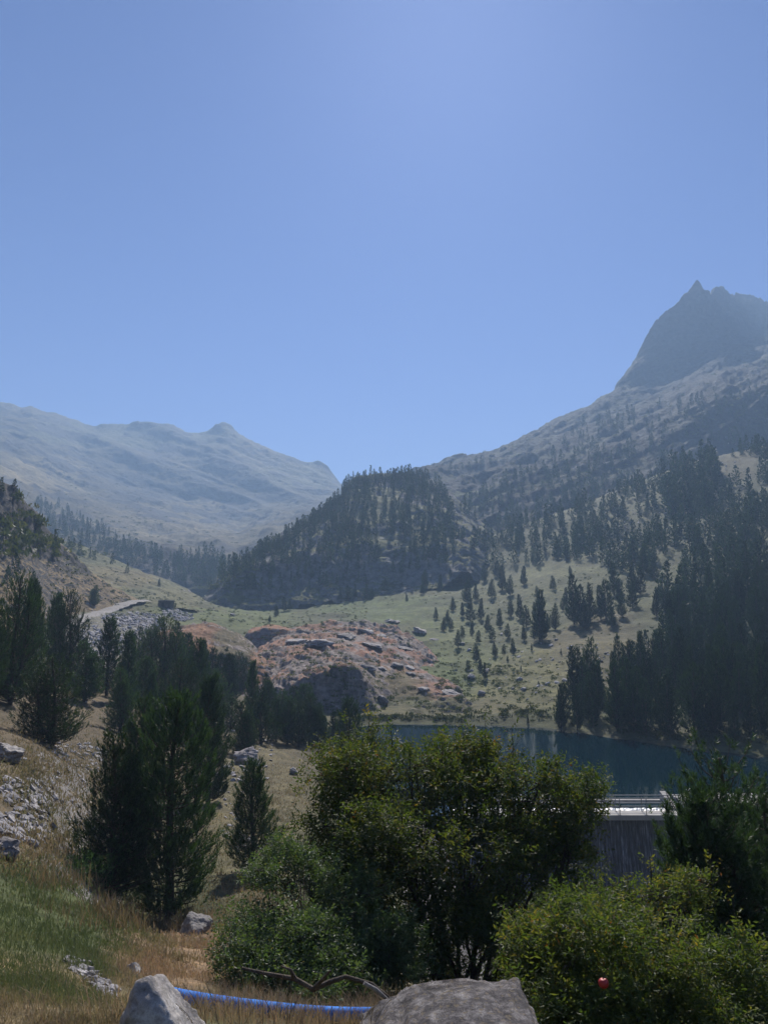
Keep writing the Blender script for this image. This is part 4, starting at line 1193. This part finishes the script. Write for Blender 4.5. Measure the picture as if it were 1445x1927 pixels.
WC = wood([(430,1090),(480,1045),(560,1000),(640,935),(660,900),(790,893),(835,925),(860,980),(875,1012),(820,1040),(740,1045),(620,1060),(520,1075)], 560, 3.0, 6.3, 8, 250, 430, 3.2, -.35)
WC += wood([(440,1120),(520,1075),(700,1050),(830,1035),(900,1030),(840,1060),(740,1090),(560,1110)], 90, 2.6, 5.5, 81, 230, 430, 3.5)
WC += wood([(850,950),(960,900),(1000,910),(900,990)], 40, 4, 7, 82, 280, 700, 5, -.1)
WC += [(h[0].copy(), random.uniform(3.5, 7.0), k % 5, 1.1, k) for k, h in enumerate(hit(x, np.interp(x, [437,460,485,520,560,600,622,640,652,670,700,740,775,800,850,940], [1076,1058,1042,1026,1000,976,956,944,923,910,904,900,902,900,884,862]) + random.uniform(0, 7)) for x in np.r_[np.arange(440, 800, 5.0), np.arange(805, 935, 13)]) if h]
WD = wood([(60,945),(110,950),(200,1000),(330,1055),(420,1060),(415,1110),(340,1095),(240,1070),(120,1030)], 200, 4, 8, 9, 300, 800, 4.5, -.05)
WD += wood([(258,1070),(300,1040),(400,1045),(450,1060),(440,1100),(330,1095)], 60, 5, 9, 10, 250, 700, 5.5, -.2)
WE = wood([(860,960),(1000,880),(1100,800),(1250,760),(1445,740),(1445,830),(1250,850),(1100,900),(950,960)], 150, 5, 9, 11, 380, 900, 6, .0)
WF = wood([(0,1140),(120,1180),(90,1100),(0,1060),(-40,1100)], 12, 3, 5, 12, 70, 200, 3)
WG = [(h[0].copy(), hm, k, 1.1, k) for k, (px, py, hm) in enumerate([(4,925,2.6),(28,925,2.4),(105,1032,4.0),(75,992,2.2),(130,1030,4),(140,1034,4),(150,1040,4.5),(170,1050,4),(178,1053,3),(212,1062,4),(240,1078,3.5)]) for h in [hit(px, py)] if h]
WH = [(h[0].copy(), hm, k, 1.15, k) for k, (px, py, hm) in enumerate([(1375,835,10),(1385,838,12),(1398,832,9),(1410,830,10),(1418,833,9),(1090,905,6),(848,884,6.5),(792,893,5),(1150,800,6),(1290,790,8),(905,872,6)]) for h in [hit(px, py)] if h]
fams = [(WA, 'dark pine of the dense wood on the right bank of the lake', 'pines of the lakeside wood'),
        (WB, 'pine of the upper wood on the right mountainside above the meadow', 'pines of the upper right wood'),
        (WC, 'small hazy pine on the wooded hill above the shaded cliff', 'pines on the central hill'),
        (WD, 'bluish distant pine on the valley floor under the far range', 'distant valley pines'),
        (WE, 'tiny hazy pine on the rocky slope below the sharp peak', 'pines on the high rocky slope'),
        (WF, 'small dark pine on the steep hillside over the track', 'pines on the left hillside'),
        (WG, 'small pine on the crest of the left crag and its shoulder', 'pines along the left crest'),
        (WH, 'pine standing on the skyline of the right mountainside', 'skyline pines')]
pool = []
for fam, lab, grp in fams:
    for t in fam:
        pool.append((t[1] / t[0].y, t, lab, grp))
pool.sort(key=lambda q: -q[0])
NIND = 175
for k, (_, t, lab, grp) in enumerate(pool[:NIND]):
    p, hm, va, wf, rot = t
    kind = 'MD' if p.y < 150 else 'LD'
    s = hm / (7.0 if kind == 'MD' else 8.0)
    if kind == 'MD':
        r_ = link('pine_tree', None, None, (p.x, p.y, p.z - .1), label=lab, category='pine tree', group=grp)
        cm, tm = MD[(0, 1, 3)[va % 3]]; wf *= .85
        link('crown', cm, r_); link('trunk', tm, r_)
    else:
        r_ = link('pine_tree', LD[va % 5], None, p, label=lab, category='pine tree', group=grp)
    r_.scale = (s * wf, s * wf, s); r_.rotation_euler = (0, 0, rot)
vs, fs, ms, ts, nn = [], [], [], [], 0
LDc = []
for g in LDgeo:
    LDc.append((np.vstack(g.v), np.vstack(g.f), np.concatenate(g.m), np.concatenate(g.t)))
for _, t, lab, grp in pool[NIND:]:
    p, hm, va, wf, rot = t
    v, f, mm_, tt_ = LDc[va % 5]
    s = hm / 8.0; c, sn = math.cos(rot), math.sin(rot)
    x, y, z = v[:, 0] * s * wf, v[:, 1] * s * wf, v[:, 2] * s
    vs.append(np.stack([x * c - y * sn + p.x, x * sn + y * c + p.y, z + p.z - .2], -1)); fs.append(f + nn); ms.append(mm_)
    ts.append(np.clip(tt_ + random.uniform(-.25, .25), 0, 1)); nn += len(v)
link('pine_forest', mesh_np('pine_forest', np.vstack(vs), np.vstack(fs), [M_needle, M_bark], {'tint': np.concatenate(ts)}, False, np.concatenate(ms)), kind='stuff',
     label='far pines covering the hillsides as one wood')
print('trees', round(time.time() - T0, 1), len(pool), 'forest verts', nn)

# low scrub on the meadows and slopes, uncountable
def scrub(regions, n, smin, smax, seed, name, label, mat):
    r = np.random.default_rng(seed); K = 26
    vs, ts = [], []
    for _ in range(n):
        cx, cyy, rx, ry = regions[r.integers(len(regions))]
        h = hit(cx + r.uniform(-rx, rx), cyy + r.uniform(-ry, ry))
        if h is None: continue
        p = np.array(h[0]); s = r.uniform(smin, smax)
        if p[1] > 75 and p[2] < LAKE_Z + .15: continue
        q = unit(r.normal(size=(K, 3))) * np.array([1.2, 1.0, .55]) * s * r.uniform(.4, 1, (K, 1))
        q[:, 2] = np.abs(q[:, 2])
        d = unit(r.normal(size=(K, 3))) * s * .45; e = unit(r.normal(size=(K, 3))) * s * .3
        tri = np.stack([q - d * .5, q + d * .5, q + e + [0, 0, s * .3]], 1) + p
        vs.append(tri.reshape(-1, 3)); ts.append(np.repeat(r.uniform(0, 1) * .7 + r.uniform(0, .3, K), 3))
    V = np.vstack(vs)
    link(name, mesh_np(name, V, np.arange(len(V)).reshape(-1, 3), [mat], {'tint': np.concatenate(ts)}), kind='stuff', label=label)
M_scrub = leaf_mat('scrub_leaves', [(0, (.03, .045, .018)), (.5, (.055, .07, .028)), (1, (.1, .105, .045))], .25, .6, .2)
scrub([(900,1200,80,110),(1050,1200,190,120),(780,1100,170,40),(560,1150,130,30),(700,1290,170,60),(1000,1300,140,50),(620,1230,160,50)], 2200, .15, .5, 21, 'scrub', 'low juniper and heather scrub dotted over the meadow slopes', M_scrub)
scrub([(200,1090,110,45),(330,1140,120,30),(1180,1010,100,100),(600,1070,170,30),(900,980,90,60)], 1300, .2, .6, 22, 'scrub', 'dark scrub on the hill shoulders and cliff ledges', M_scrub)
scrub([(1000,830,200,90),(1300,740,150,80),(250,960,230,70),(150,1010,150,40),(420,1080,60,30)], 1300, .7, 2.0, 23, 'scrub', 'hazy scrub patches on the distant slopes', M_scrub)
scrub([(960,1345,150,14),(780,1352,110,5),(1380,1380,70,22),(1250,1385,90,8)], 260, .2, .7, 24, 'reeds', 'tufts of sedge and bushes along the lake shore', M_scrub)

# ------------------------------------------------------------------ leafy shrubs
def shrub(name, base_px, D, lobes, nsprig, leafl, mat, seed, label, cat='shrub', stems=9, leaflets=7, gapth=-.12, stick=(), stem_r=.03, narrow=.38, fill=.42):
    """lobes: (px, py, dD, rx_px, ry_px) ellipsoid clumps placed at distance D+dD"""
    r = np.random.default_rng(seed)
    hb = P(base_px[0], base_px[1], D)
    bz = ground_z(hb[0], hb[1], hb[2] + 6)
    base = np.array([hb[0], hb[1], min(bz, hb[2] + .3)])
    C, R = [], []
    for px, py, dD, rx, ry in lobes:
        d = D + dD
        C.append(P(px, py, d)); R.append((rx / F0 * d, min(rx, ry * 1.2) / F0 * d * .9, ry / F0 * d))
    for i in range(len(C)):
        for q in range(5):
            d_ = unit(r.normal(size=3) * [1, .8, 1] + [0, -.2, .25])
            C.append(C[i] + d_ * R[i] * .95); R.append(np.array(R[i]) * r.uniform(.25, .5))
    C, R = np.array(C), np.array(R)
    w = R[:, 0] * R[:, 2]; w /= w.sum()
    n = int(nsprig * 1.9)
    li = r.choice(len(C), n, p=w)
    dirn = unit(r.normal(size=(n, 3)))
    rad = 1 - np.abs(r.normal(0, fill, n)); rad = np.clip(rad, .1, 1.06)
    sp = C[li] + dirn * R[li] * rad[:, None]
    nz_ = fbm(sp[:, 0] * 2.0, sp[:, 1] * 2.0, sp[:, 2] * 2.0, 3, seed, .7)
    keep = nz_ > gapth
    sp, dirn, li = sp[keep][:nsprig], dirn[keep][:nsprig], li[keep][:nsprig]
    gz = base[2] - .5
    ok = sp[:, 2] > gz + .15
    sp, dirn, li = sp[ok], dirn[ok], li[ok]
    # long shoots that leave the rounded outline
    sh_v = []
    for q in range(70):
        i = r.integers(len(sp)); d_ = unit(dirn[i] * .6 + r.normal(0, .35, 3) + [0, 0, .7]); Lh = r.uniform(.15, .5) * (leafl / .05)
        kk = 7
        pts_ = sp[i] + d_ * (np.linspace(0, Lh, kk))[:, None] + [0, 0, -.12] * (np.linspace(0, 1, kk) ** 2)[:, None] * Lh
        sh_v.append(pts_)
        sp = np.vstack([sp, pts_]); dirn = np.vstack([dirn, unit(d_ * .6 + r.normal(size=(kk, 3)) * .6)]); li = np.r_[li, np.full(kk, li[i])]
    # extra sprigs that stick out of the outline
    for px, py0, py1, dD in stick:
        k = 14
        q = np.array([P(px + r.normal(0, 4) + 6 * math.sin(i), py0 + (py1 - py0) * i / k, D + dD) for i in range(k)])
        sp = np.vstack([sp, q]); dirn = np.vstack([dirn, unit(r.normal(size=(k, 3)) * .8 + [0, 0, .6])]); li = np.r_[li, np.zeros(k, int)]
    K = len(sp); Ls = leafl * 3.2
    ax = unit(dirn * .7 + r.normal(0, .55, (K, 3)) + np.array([0, 0, .25]))
    side = unit(np.cross(ax, r.normal(0, .5, (K, 3)) + np.array([0, 0, 1.])))
    nrm_ = np.cross(side, ax)
    j = np.arange(leaflets)
    tpos = (j // 2 + .6) / (leaflets / 2 + .3)
    sgn = np.where(j % 2 == 0, 1, -1)
    lb = sp[:, None] + ax[:, None] * (Ls * tpos)[None, :, None]
    ld = unit(side[:, None] * (sgn * .8)[None, :, None] + ax[:, None] * .55 + nrm_[:, None] * r.normal(-.15, .35, (K, leaflets, 1)) + r.normal(0, .2, (K, leaflets, 3)))
    ll = leafl * r.uniform(.6, 1.15, (K, leaflets, 1)) * r.uniform(.65, 1.45, (K, 1, 1))
    lw = unit(np.cross(ld, nrm_[:, None] + r.normal(0, .5, (K, leaflets, 3)))) * ll * narrow * .5
    mid = lb + ld * ll * .5
    fold = unit(np.cross(ld, lw)) * ll * .07
    v = np.stack([lb, mid + lw + fold, lb + ld * ll, mid - lw + fold], 2).reshape(-1, 3)
    q = np.arange(K * leaflets)[:, None] * 4
    f = np.concatenate([q + [0, 1, 2], q + [0, 2, 3]], 0)
    # colour: most green, outermost sprigs more yellow
    hgt = (sp[:, 2] - sp[:, 2].min()) / np.ptp(sp[:, 2])
    tn = r.beta(2.2, 2.8, K) * .75 + .15 * fbm(sp[:, 0] * 1.4, sp[:, 1] * 1.4, sp[:, 2] * 1.4, 2, seed + 5) + .12 * hgt + r.normal(0, .07, len(C))[li]
    tn = tn[:, None] + r.normal(0, .07, (K, leaflets)) + (r.uniform(0, 1, (K, leaflets)) < .035) * .35
    t = np.repeat(np.clip(tn, 0, 1).reshape(-1), 4)
    root = link(name, None, None, base, label=label, category=cat)
    o = link('foliage', mesh_np('foliage', v - base, f, [mat], {'tint': t}), root)
    # stems and branches
    g = Geo()
    for s in range(stems):
        ci = s % len(C) if s < len(C) else r.integers(len(C))
        a = base + np.array([r.normal(0, .22), r.normal(0, .22), -.15])
        e = C[ci] + r.normal(0, .25, 3) * R[ci]
        mid_ = (a + e) / 2 + np.array([r.normal(0, .15), r.normal(0, .15), .1 * abs(e[2] - a[2])])
        u = np.linspace(0, 1, 9)[:, None]
        path = (1 - u) ** 2 * a + 2 * u * (1 - u) * mid_ + u ** 2 * e + .03 * np.sin(u * 17 + s)
        g.tube(path, np.linspace(stem_r, stem_r * .35, 9), 6)
        near_i = np.where(li == ci)[0]
        if len(near_i):
            for b_ in r.choice(near_i, min(22, len(near_i)), replace=False):
                st = path[r.integers(4, 9)]
                m2 = (st + sp[b_]) / 2 + [0, 0, .05]
                g.tube([st, m2, sp[b_]], [stem_r * .3, stem_r * .2, stem_r * .1], 4, cap=False)
    for q in sh_v:
        g.tube(q, np.linspace(.005, .002, len(q)), 4, cap=False)
    for px, py0, py1, dD in stick:
        g.tube([P(px, py0 + 40, D + dD), P(px + 3, (py0 + py1) / 2, D + dD), P(px, py1, D + dD)], [.008, .006, .003], 4)
    g.v = [q_ - base for q_ in g.v]
    link('branches', g.mesh('branches', [M_stem], True), root)
    return root
shrub('leafy_shrub', (880, 1850), 9.6, [
    (640,1490,1.0,80,80),(700,1450,1.2,70,55),(620,1570,.8,70,80),(770,1480,.6,90,80),(850,1470,1.0,75,75),(900,1480,1.2,85,80),(960,1530,.8,90,80),(1040,1500,1.0,85,60),
    (1095,1498,1.2,50,36),(1070,1560,.8,60,60),(880,1600,.2,120,90),(750,1600,.0,120,100),(680,1680,.3,110,90),(800,1720,.2,110,80),(1010,1620,.6,90,80),(1060,1650,.9,60,60),(960,1700,.8,80,70),
    (700,1790,.3,90,60),(770,1830,.1,80,40),(620,1640,.9,60,60),(640,1730,.8,80,60),(1040,1730,1.0,60,60),(960,1790,1.2,70,60),(870,1780,1.3,60,60),(1080,1670,.9,50,50),(850,1770,-.3,90,55),(930,1810,-.1,60,45),(880,1420,1.4,40,38),(640,1420,1.5,50,28),(1000,1460,1.3,50,30)],
    18500, .054, M_leaf, 3, 'largest leafy shrub, dark green with yellowing tips, in front of the lake', stems=22, gapth=-.15,
    stick=[(962,1450,1368,1.0),(870,1400,1378,1.2),(830,1440,1388,.6),(735,1420,1372,1.2),(700,1415,1385,1.2),(770,1430,1392,.8),(1045,1450,1432,1)], stem_r=.028)
shrub('leafy_shrub', (1180, 1990), 6.6, [
    (1010,1725,1.0,60,45),(1085,1715,1.1,55,40),(1080,1790,.3,90,80),(1180,1745,.8,100,60),(1250,1760,.8,90,60),(1290,1680,1.0,50,32),(1215,1705,1.2,60,30),(1275,1685,1.3,36,26),(1150,1715,1.3,40,24),(1050,1860,-.2,100,90),(1170,1850,-.3,130,100),(1300,1850,-.1,110,90),(1360,1890,0,80,80),(1230,1920,-.6,140,70),(1010,1800,.3,60,70),(1330,1790,.4,80,60),(1090,1920,-.5,120,50)],
    11500, .042, M_leaf, 5, 'yellow green shrub right of the dark boulder, hiding the foot of the weir', stems=18, gapth=-.1, stick=[(1335,1660,1615,1.0),(1222,1680,1612,1.2),(1180,1700,1650,1.2)], stem_r=.02)
shrub('leafy_shrub', (600, 1890), 7.8, [
    (640,1690,1.0,70,50),(590,1650,1.1,50,50),(740,1790,.6,70,50),(520,1700,.8,60,60),(470,1760,.6,70,60),(560,1780,.3,90,70),(480,1840,.0,80,60),(600,1850,-.1,110,50),(640,1780,.5,80,60),(540,1640,1.2,45,40),(490,1640,1.6,40,26),(560,1880,-.4,90,35),(700,1840,.3,60,50)],
    11000, .04, M_leaf2, 8, 'low grey green shrub to the left under the largest leafy shrub', stems=12, gapth=-.2, stem_r=.016)
print('shrubs', round(time.time() - T0, 1))

# near pines on the right, long bristly needles
def near_pine(px, py_base, py_top, D, wid, seed, label, tufts, leaders, gap=0, mat=None):
    b_ = P(px, py_base, D); t_ = P(px, py_top, D); h = t_[2] - b_[2]
    gc, gt = pine(seed, h, wid, nb=130, tufts=int(tufts * 2.4), npt=32, nl=.075, nw=.0052, shoot=.13, spr=.95, leaders=leaders, near=True, gap=gap, pw=.45)
    o = link('pine_tree', None, None, b_, label=label, category='pine tree')
    link('crown', gc.mesh('crown', [mat or M_needle_near]), o); link('trunk', gt.mesh('trunk', [M_bark], True), o)
    return o
near_pine(1385, 2080, 1425, 12.5, .44, 61, 'dark pine with an upright pointed top before the weir wall, farthest right', 1500, ((0, 0, 1.0), (-.055, .03, .87), (.06, .05, .84), (.12, 0, .8)))
near_pine(1352, 1960, 1500, 9.0, .42, 62, 'bright bristly pine in front of the weir, beside the yellow green shrub', 1000, ((0, 0, 1.0), (.10, -.02, .78), (-.05, .05, .8)), .35)
near_pine(1475, 2000, 1500, 10.5, .5, 63, 'black shaded pine at the right edge', 700, ((0, 0, 1.0), (-.12, 0, .88)))

# creeping juniper under the big pines
def juniper(pts, D, label):
    r = np.random.default_rng(4)
    P0, A0 = [], []
    for px, py in pts:
        h = hit(px, py)
        c = np.array(h[0])
        n = 260
        q = c + r.normal(0, 1, (n, 3)) * [.38, .38, .10]
        q[:, 2] = np.maximum(q[:, 2], c[2] - .1) + .12
        P0.append(q); A0.append(unit(r.normal(0, .6, (n, 3)) + [.3, -.4, .7]))
    P0, A0 = np.vstack(P0), np.vstack(A0)
    base = P0.mean(0)
    v, f, t = needles(P0 - base, A0, np.full(len(P0), .16), 26, .04, .004, r, .6)
    o = link('juniper_shrub', None, None, base, label=label, category='shrub')
    link('foliage', mesh_np('foliage', v, f, [M_juniper], {'tint': t}), o)
    g = Geo()
    for k in range(7):
        a = np.array([-.9 + .25 * k, .1, -.15]); g.tube([a, a + [.3, -.1, .12], a + [.6, -.2, .25]], [.02, .014, .006], 5)
    link('branches', g.mesh('branches', [M_stem]), o)
juniper([(135,1640),(160,1655),(185,1672),(205,1690),(222,1705)], 12, 'bright green creeping juniper at the foot of the big foreground pines')
juniper([(85,1185),(92,1178)], 60, 'light green low bush between the dark pines by the track')

# ------------------------------------------------------------------ grass
def grass(n, area, hmin, hmax, width, seed, name, label, tint_fn, bend=.5, segs=3, lean=(0, 0)):
    r = np.random.default_rng(seed)
    p = []
    cells = area
    wts = np.array([a[4] for a in cells], float); wts /= wts.sum()
    # sample pixels in bulk, find the ground by casting
    idx = r.choice(len(cells), n // 5, p=wts)
    for i in idx:
        cx, cyy, rx, ry, _ = cells[i]
        h = hit(cx + r.normal(0, .5) * rx, cyy + r.normal(0, .5) * ry)
        if h is None or h[0].y > 60 or h[0].y < .8: continue
        if float(noise3(h[0].x * 2.2, h[0].y * 2.2, 0, 55)) + .5 * float(noise3(h[0].x * 6, h[0].y * 6, 0, 56)) < r.uniform(-.7, .35): continue
        p.append(h[0][:])
    p = np.array(p)
    p = np.repeat(p, 6, 0); K = len(p)
    off = r.normal(0, 1, (K, 2)) * (.03 + .006 * p[:, 1:2])
    p[:, 0] += off[:, 0]; p[:, 1] += off[:, 1]; p[:, 2] -= .02 + .3 * np.abs(off[:, 1]) * 0
    sc_ = np.clip(.8 + p[:, 1] / 22, .8, 1.8)
    h_ = r.uniform(hmin, hmax, K) * (.6 + .6 * (fbm(p[:, 0] * 1.2, p[:, 1] * 1.2, 0, 2, 3) * .5 + .5)) * sc_
    az = r.uniform(0, 6.28, K); bd = r.uniform(.3, 1.6, K) * bend
    d = np.stack([np.cos(az) + lean[0], np.sin(az) + lean[1], np.zeros(K)], -1)
    s = np.stack([-np.sin(az + r.normal(0, 1, K)), np.cos(az), np.zeros(K)], -1) * (width * sc_ * np.clip(p[:, 1] / 6, 1, 2.5))[:, None] * .5
    v = []
    for q in range(segs):
        t = q / segs
        c = p + d * (h_ * bd * t ** 2)[:, None] + np.array([0, 0, 1]) * (h_ * (t - .25 * bd * t ** 2))[:, None]
        v += [c - s * (1 - t * .6), c + s * (1 - t * .6)]
    v.append(p + d * (h_ * bd)[:, None] + np.array([0, 0, 1]) * (h_ * (1 - .3 * bd))[:, None])
    m_ = len(v)
    V = np.stack(v, 1).reshape(-1, 3)
    b0 = np.arange(K)[:, None] * m_
    tr = []
    for q in range(segs - 1):
        tr += [b0 + [2 * q, 2 * q + 1, 2 * q + 3], b0 + [2 * q, 2 * q + 3, 2 * q + 2]]
    tr.append(b0 + [2 * segs - 2, 2 * segs - 1, 2 * segs])
    Fc = np.concatenate(tr, 0)
    pxs, pys = project(p[:, 0], p[:, 1], p[:, 2])
    tn = np.clip(tint_fn(pxs, pys, p) + r.normal(0, .12, K), 0, 1)
    link(name, mesh_np(name, V, Fc, [M_grass], {'tint': np.repeat(tn, m_)}), kind='stuff', label=label)
def tint_fn(px, py, p):
    t = np.full(px.shape, .68)
    w = fbm(p[:, 0] * .9, p[:, 1] * .9, 0, 3, 6)
    g = 1 - smooth(.6, 1.15, np.sqrt(((px - 60) / 270) ** 2 + ((py - 1715) / 140) ** 2) + .4 * w)
    rd = 1 - smooth(.6, 1.1, np.sqrt(((px - 330) / 130) ** 2 + ((py - 1800) / 90) ** 2) + .3 * w)
    return t * (1 - g) + .16 * g + rd * .2 + .2 * w + .1 * fbm(p[:, 0] * 4, p[:, 1] * 4, 0, 2, 16)
grass(110000, [(60,1700,230,100,3),(150,1850,330,120,5),(0,1880,200,120,2),(330,1800,150,80,2.5)], .025, .08, .0048, 1, 'grass', 'short green and straw coloured grass on the near slope', tint_fn, segs=2)
grass(48000, [(60,1590,160,60,2),(120,1480,200,110,2),(430,1600,80,160,1.2),(180,1400,140,80,1),(530,1500,70,90,1.2),(480,1700,60,60,.6),(60,1450,110,60,1)], .035, .10, .007, 2, 'grass', 'patchy dry grass between the stones of the left slope', lambda a, b, c: np.full(a.shape, .58) + .25 * fbm(c[:, 0] * .35, c[:, 1] * .35, 0, 3, 8), segs=2)
grass(9000, [(560,1915,330,22,3),(480,1900,160,26,2),(1050,1930,80,20,1),(640,1925,120,16,1)], .10, .26, .0035, 3, 'grass', 'pale dry grass along the slope edge at the bottom', lambda a, b, c: np.full(a.shape, .82), segs=3)
grass(2400, [(290,1745,150,12,2),(230,1720,120,14,1.5),(150,1670,100,14,1)], .15, .34, .0045, 4, 'grass', 'tall seeding grass along the brow under the big pines', lambda a, b, c: np.full(a.shape, .75), segs=3, bend=.4)
# tall dry stalks with seed heads in front of the low shrub
r = np.random.default_rng(9); g = Geo()
for k in range(90):
    px = r.uniform(395, 690); D = r.uniform(2.9, 3.9)
    x = P(px, 1920, D)[0]; z0 = ground_z(x, D, 2)
    h = r.uniform(.16, .42) * (1.15 if px < 560 else .8)
    a = r.uniform(-.35, .35); b_ = r.uniform(-.2, .2); cv = r.uniform(0, .5)
    u = np.linspace(0, 1, 7)
    path = np.stack([x + h * (a * u + cv * a * 2 * u ** 3), D + h * b_ * u, z0 + h * (u - cv * .35 * u ** 3)], -1)
    g.tube(path, np.linspace(.0017, .0009, 7), 4, 0, r.uniform(.7, 1), cap=False)
    if r.uniform() < .6:
        tip = path[-3:]
        n = 22
        for q in range(n):
            c = tip[0] + (tip[2] - tip[0]) * q / n
            d = unit(r.normal(size=3) * .6 + (tip[2] - tip[0]) / np.linalg.norm(tip[2] - tip[0])) * .012
            s = unit(np.cross(d, r.normal(size=3))) * .0018
            g.add([c - s, c + s, c + d], [[0, 1, 2]], 0, .8)
link('seeding_grass', g.mesh('seeding_grass', [M_grass]), kind='stuff', label='tall dry seeding grass stalks at the bottom of the slope')
print('grass', round(time.time() - T0, 1))

# blue streak in the grass, dead branch, red ball
m, nt, b = new_mat('streak_blue')
pos = objcoord(nt)
nz = N(nt, 'ShaderNodeTexNoise'); nz.inputs['Scale'].default_value = 14; nz.inputs['Detail'].default_value = 6
nt.links.new(pos, nz.inputs['Vector'])
r_ = ramp(nt, [(.35, (.006, .09, .40)), (.65, (.01, .22, .75))])
nt.links.new(nz.outputs[0], r_.inputs[0]); nt.links.new(r_.outputs[0], b.inputs['Base Color'])
b.inputs['Roughness'].default_value = .7
b.inputs['Specular IOR Level'].default_value = .2
M_blue = m
g = Geo()
path = []
for px, py, D in [(310,1888,4.6),(350,1896,4.4),(400,1903,4.2),(460,1910,4.05),(520,1916,3.95),(580,1921,3.85),(650,1924,3.8),(720,1925,3.75)]:
    h = hit(px, min(py, 1925)); q = h[0] if h else P(px, py, D); path.append((q[0], q[1] - (py - 1925) * .01 * (py > 1925), q[2] + .06))
path = np.array(path)
u = np.linspace(0, 7, 40); path = np.stack([np.interp(u, np.arange(8), path[:, k]) for k in range(3)], -1)
for _ in range(8): path[1:-1] = (path[:-2] + 2 * path[1:-1] + path[2:]) / 4
b0 = path[0].copy(); g.tube(path - b0, .055, 14)  # bright blue tube following the streak through the bottom grass
link('blue_streak', g.mesh('blue_streak', [M_blue], True), None, b0, label='bright blue streak lying in the dry grass between the two boulders', category='streak')
g = Geo()
pts = [P(*q) for q in [(455,1822,6.4),(500,1832,6.4),(555,1842,6.4),(590,1862,6.4),(620,1848,6.4),(650,1838,6.4),(700,1852,6.4),(740,1885,6.4)]]
b0 = pts[0].copy(); g.tube(np.array(pts) - b0, [.01, .015, .02, .022, .021, .018, .016, .014], 8)
for a, c in (((590,1862),(622,1826)),((555,1842),(528,1818))):
    g.tube(np.array([P(*a, 6.4), (P(*a, 6.4) + P(*c, 6.3)) / 2 + [.02, 0, .02], P(*c, 6.3)]) - b0, [.02, .013, .006], 6)
link('dead_branch', g.mesh('dead_branch', [M_bark], True), None, b0, label='bent dark dead branch lying across the low grey green shrub', category='branch')
g = Geo(); g.tube([(0, 0, 0), (.08, .02, -.05), (.16, .03, -.12)], [.013, .015, .012], 8)
link('broken_branch', g.mesh('broken_branch', [M_pale], True), None, P(685, 1850, 5.6), label='short bleached broken branch left of the dark boulder', category='branch')
m, nt, b = new_mat('red_ball_skin')
b.inputs['Base Color'].default_value = (.38, .02, .02, 1); b.inputs['Roughness'].default_value = .5
fr = link('red_ball', None, None, P(1135, 1850, 5.75), label='single round red ball in the yellow green shrub', category='ball')
v, f = ICO[4]; v = v.copy(); v *= .036; v[:, 2] *= .95; v[:, 2] -= .008 * np.exp(-((v[:, 0] ** 2 + v[:, 1] ** 2) / .0002)) * (v[:, 2] > 0)  # small dimpled red ball set among the leaves
link('body', mesh_np('body', v, f, [m], None, True), fr)
g = Geo(); g.tube([(0, 0, .025), (.004, 0, .05), (.015, 0, .075)], [.003, .002, .002], 6); link('stalk', g.mesh('stalk', [M_stem]), fr)

# ------------------------------------------------------------------ haze
m = bpy.data.materials.new('haze'); m.use_nodes = True
nt = m.node_tree; nt.nodes.clear()
pv = nt.nodes.new('ShaderNodeVolumePrincipled')
pv.inputs['Color'].default_value = (.46, .68, 1.0, 1)
pv.inputs['Density'].default_value = HAZE_DENSITY
pv.inputs['Anisotropy'].default_value = .12
mo = nt.nodes.new('ShaderNodeOutputMaterial')
nt.links.new(pv.outputs[0], mo.inputs['Volume'])
zs = allv[:, 2]
zmin, zmax = float(zs.min()) - 1, float(zs.max()) + 6
bx0, bx1 = -21000, 21000
by0, by1 = -900, 9300
g = Geo(); g.box(((bx0 + bx1) / 2, (by0 + by1) / 2, (zmin + zmax) / 2), (bx1 - bx0, by1 - by0, zmax - zmin))
link('haze', g.mesh('haze', [m]), kind='stuff', label='thin blue summer haze filling the valley')
print('total', round(time.time() - T0, 1), 'z', zmin, zmax)

n_tri = 0
for me in {o.data for o in sc.objects if o.type == 'MESH'}:
    n_tri += sum(1 if p_ == 3 else 2 for p_ in [0][:0]) or (len(me.loops) - 2 * len(me.polygons))
print('unique triangles', n_tri)
